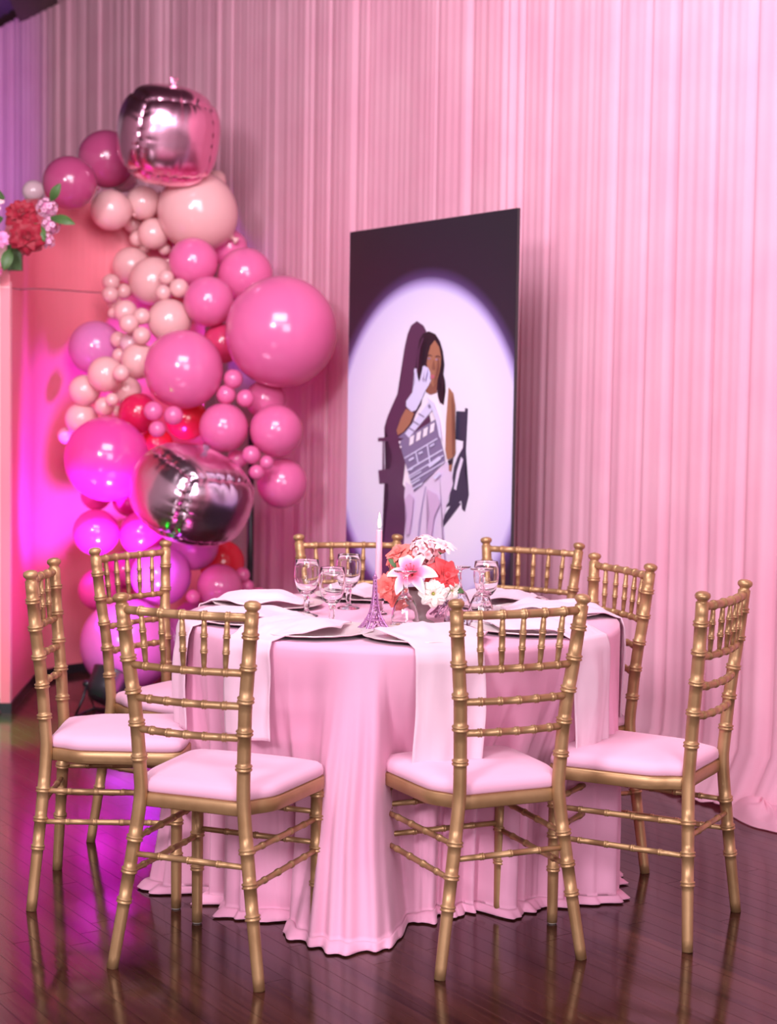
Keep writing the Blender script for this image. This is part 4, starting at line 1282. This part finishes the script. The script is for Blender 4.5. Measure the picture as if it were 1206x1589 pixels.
def foil(loc, r_, rot, m, label, p=3.2, seam=.055, sc=(1, 1, 1)):
    """six-panelled foil balloon: full rounded panels, puckered at the welded seams"""
    t = empty('foil_balloon', loc, 0, label, 'balloon', 'mirror foil balloons')
    t.rotation_euler = rot; t.scale = sc
    n = 56
    for ax in range(3):
        for sg in (1, -1):
            def P(i, j):
                u = math.tan((i / (n - 1) * 2 - 1) * pi / 4); v = math.tan((j / (n - 1) * 2 - 1) * pi / 4)
                d = [0, 0, 0]; d[ax] = sg; d[(ax + 1) % 3] = u * sg; d[(ax + 2) % 3] = v
                V = Vector(d).normalized()
                k = (abs(V.x) ** p + abs(V.y) ** p + abs(V.z) ** p) ** (-1 / p)
                eu, ev = 1 - abs(u), 1 - abs(v)
                fu = exp(-eu / .10); fv = exp(-ev / .10); wu = exp(-eu / .22); wv = exp(-ev / .22)
                puck = wu * max(0, sin(v * 19 + 2.5 * nz(v * 2.3, ax, sg)) * .5 + .7 * nz(v * 9, ax + 3, sg)) + wv * max(0, sin(u * 19 + 2.5 * nz(u * 2.3, ax, sg + 5)) * .5 + .7 * nz(u * 9, ax + 3, sg + 5))
                k -= seam * max(fu, fv) + .032 * puck + .015 * nz(V.x * 2, V.y * 2, V.z * 2)
                if min(eu, ev) < 1e-6: k += .012
                V = V * (r_ * k)
                return tuple(V)
            MB().grid(P, n, n).build('foil_panel', m, t)
    MB().grid(lambda i, j: (r_ * .05 * (i - 1) * (.6 + .4 * j), .004 * sin(i * 2.0 + j), r_ * (1.0 + .05 * j)), 3, 4).build('filling_tab', m, t)
    return t


foil((-1.08, 7.95, 2.635), .236, (.25, .05, .38), foil_a, 'rose mirror foil balloon topping the balloon column', p=2.7, seam=.055)
foil((-.865, 7.18, .965), .238, (.36, .10, .78), foil_b, 'mauve mirror foil balloon low in the balloon column', p=2.6, seam=.055, sc=(1.06, 1.06, .86))

# ------------------------------------------------------------------ black uplight on a floor bracket
ul = empty('uplight', (-1.20, 7.08, 0), -.3, 'black round uplight on floor bracket in front of the big violet balloon', 'spotlight')
body = MB()
ax = Vector((.18, .50, .84)).normalized()
c0 = Vector((0, 0, .125))
body.tube([c0 - ax * .075, c0 - ax * .07, c0 - ax * .02, c0 + ax * .055, c0 + ax * .062], [.045, .075, .096, .102, .104], 28)
bd = body.build('lamp_housing', black_m, ul)
MB().tube([c0 + ax * .0622, c0 + ax * .0640], .094, 28).build('lens', lens_m, bd)
for s in (-1, 1):
    MB().tube([(s * .112, 0, .135), (s * .118, -.03, .07), (s * .122, -.085, .007), (s * .122, .09, .007), (s * .118, .04, .07), (s * .112, 0, .135)], .0065, 6).build('bracket_leg', black_m, ul)
    MB().tube([(s * .098, 0, .13), (s * .126, 0, .135)], .014, 10).build('knob', black_m, ul)
MB().tube([(-.122, -.085, .007), (.122, -.085, .007)], .0065, 6).build('foot_bar', black_m, ul)
MB().tube([(-.122, .09, .007), (.122, .09, .007)], .0065, 6).build('foot_bar', black_m, ul)

# ------------------------------------------------------------------ flowers on top of the booth wall
BG = 'flowers on the booth wall corner'
fc = Vector((-1.615, 7.02, 2.135))
rose(fc + Vector((.045, -.02, .005)), (.25, -.9, .35), .060, 'red', 'deep red rose at the booth corner, upper of two', BG)
rose(fc + Vector((.075, -.05, -.085)), (.3, -.95, -.1), .062, 'red', 'deep red rose at the booth corner, lower of two', BG)
rose(fc + Vector((-.030, -.06, -.095)), (-.2, -1, .0), .030, 'hotpink', 'small hot pink bud left of the lower red rose', BG)
floret_head(fc + Vector((.150, .00, .045)), .050, 'mauve', 'mauve pink blossom cluster right of the red roses, upper one', BG, 24)
floret_head(fc + Vector((.165, .00, -.030)), .045, 'mauve', 'mauve pink blossom cluster right of the red roses, middle one', BG, 22)
floret_head(fc + Vector((.155, -.01, -.095)), .035, 'mauve', 'small mauve pink blossom cluster, lowest right of the red roses', BG, 18)
floret_head(fc + Vector((-.075, -.03, -.215)), .050, 'hotpink', 'lilac pink blossom at the lower left of the booth flowers', BG, 20)
rose(fc + Vector((-.090, -.02, .05)), (-.3, -.9, .4), .055, 'blush', 'pale blush rose cut by the left picture edge', BG)
for k, (dx, dz, a, b_, L_, w, lab) in enumerate([
        (.17, .005, .95, -.28, .12, .045, 'dark green leaf sticking out right of the booth flowers'),
        (-.02, .08, -.75, .35, .13, .05, 'dark green leaf above the pale rose at the picture edge'),
        (-.03, .0, -.5, -.2, .11, .06, 'green leaf left of the upper red rose'),
        (-.045, -.05, -.8, -.5, .12, .07, 'broad green leaf above the hot pink bud'),
        (.0, -.13, -.2, -.95, .10, .05, 'green leaf below the hot pink bud'),
        (.10, -.02, .5, -.75, .10, .05, 'dark green leaf between the red roses and the mauve clusters'),
        (.17, .07, .5, .75, .09, .04, 'green leaf behind the upper mauve cluster'),
        (-.09, -.10, -.7, -.7, .13, .07, 'green leaf at the left picture edge under the pale rose')]):
    leaf(None, fc + Vector((dx, -.03, dz)), (a, -.25, b_), L_, w, lab, BG)
# dry foam block the stems are pushed into, strapped to the corner post
MB().box((-1.615, 7.085, 1.98), (.06, .03, .12)).build('flower_foam', leaf_m)
tag(bpy.data.objects['flower_foam'], 'green foam block behind the booth flowers', 'foam block')
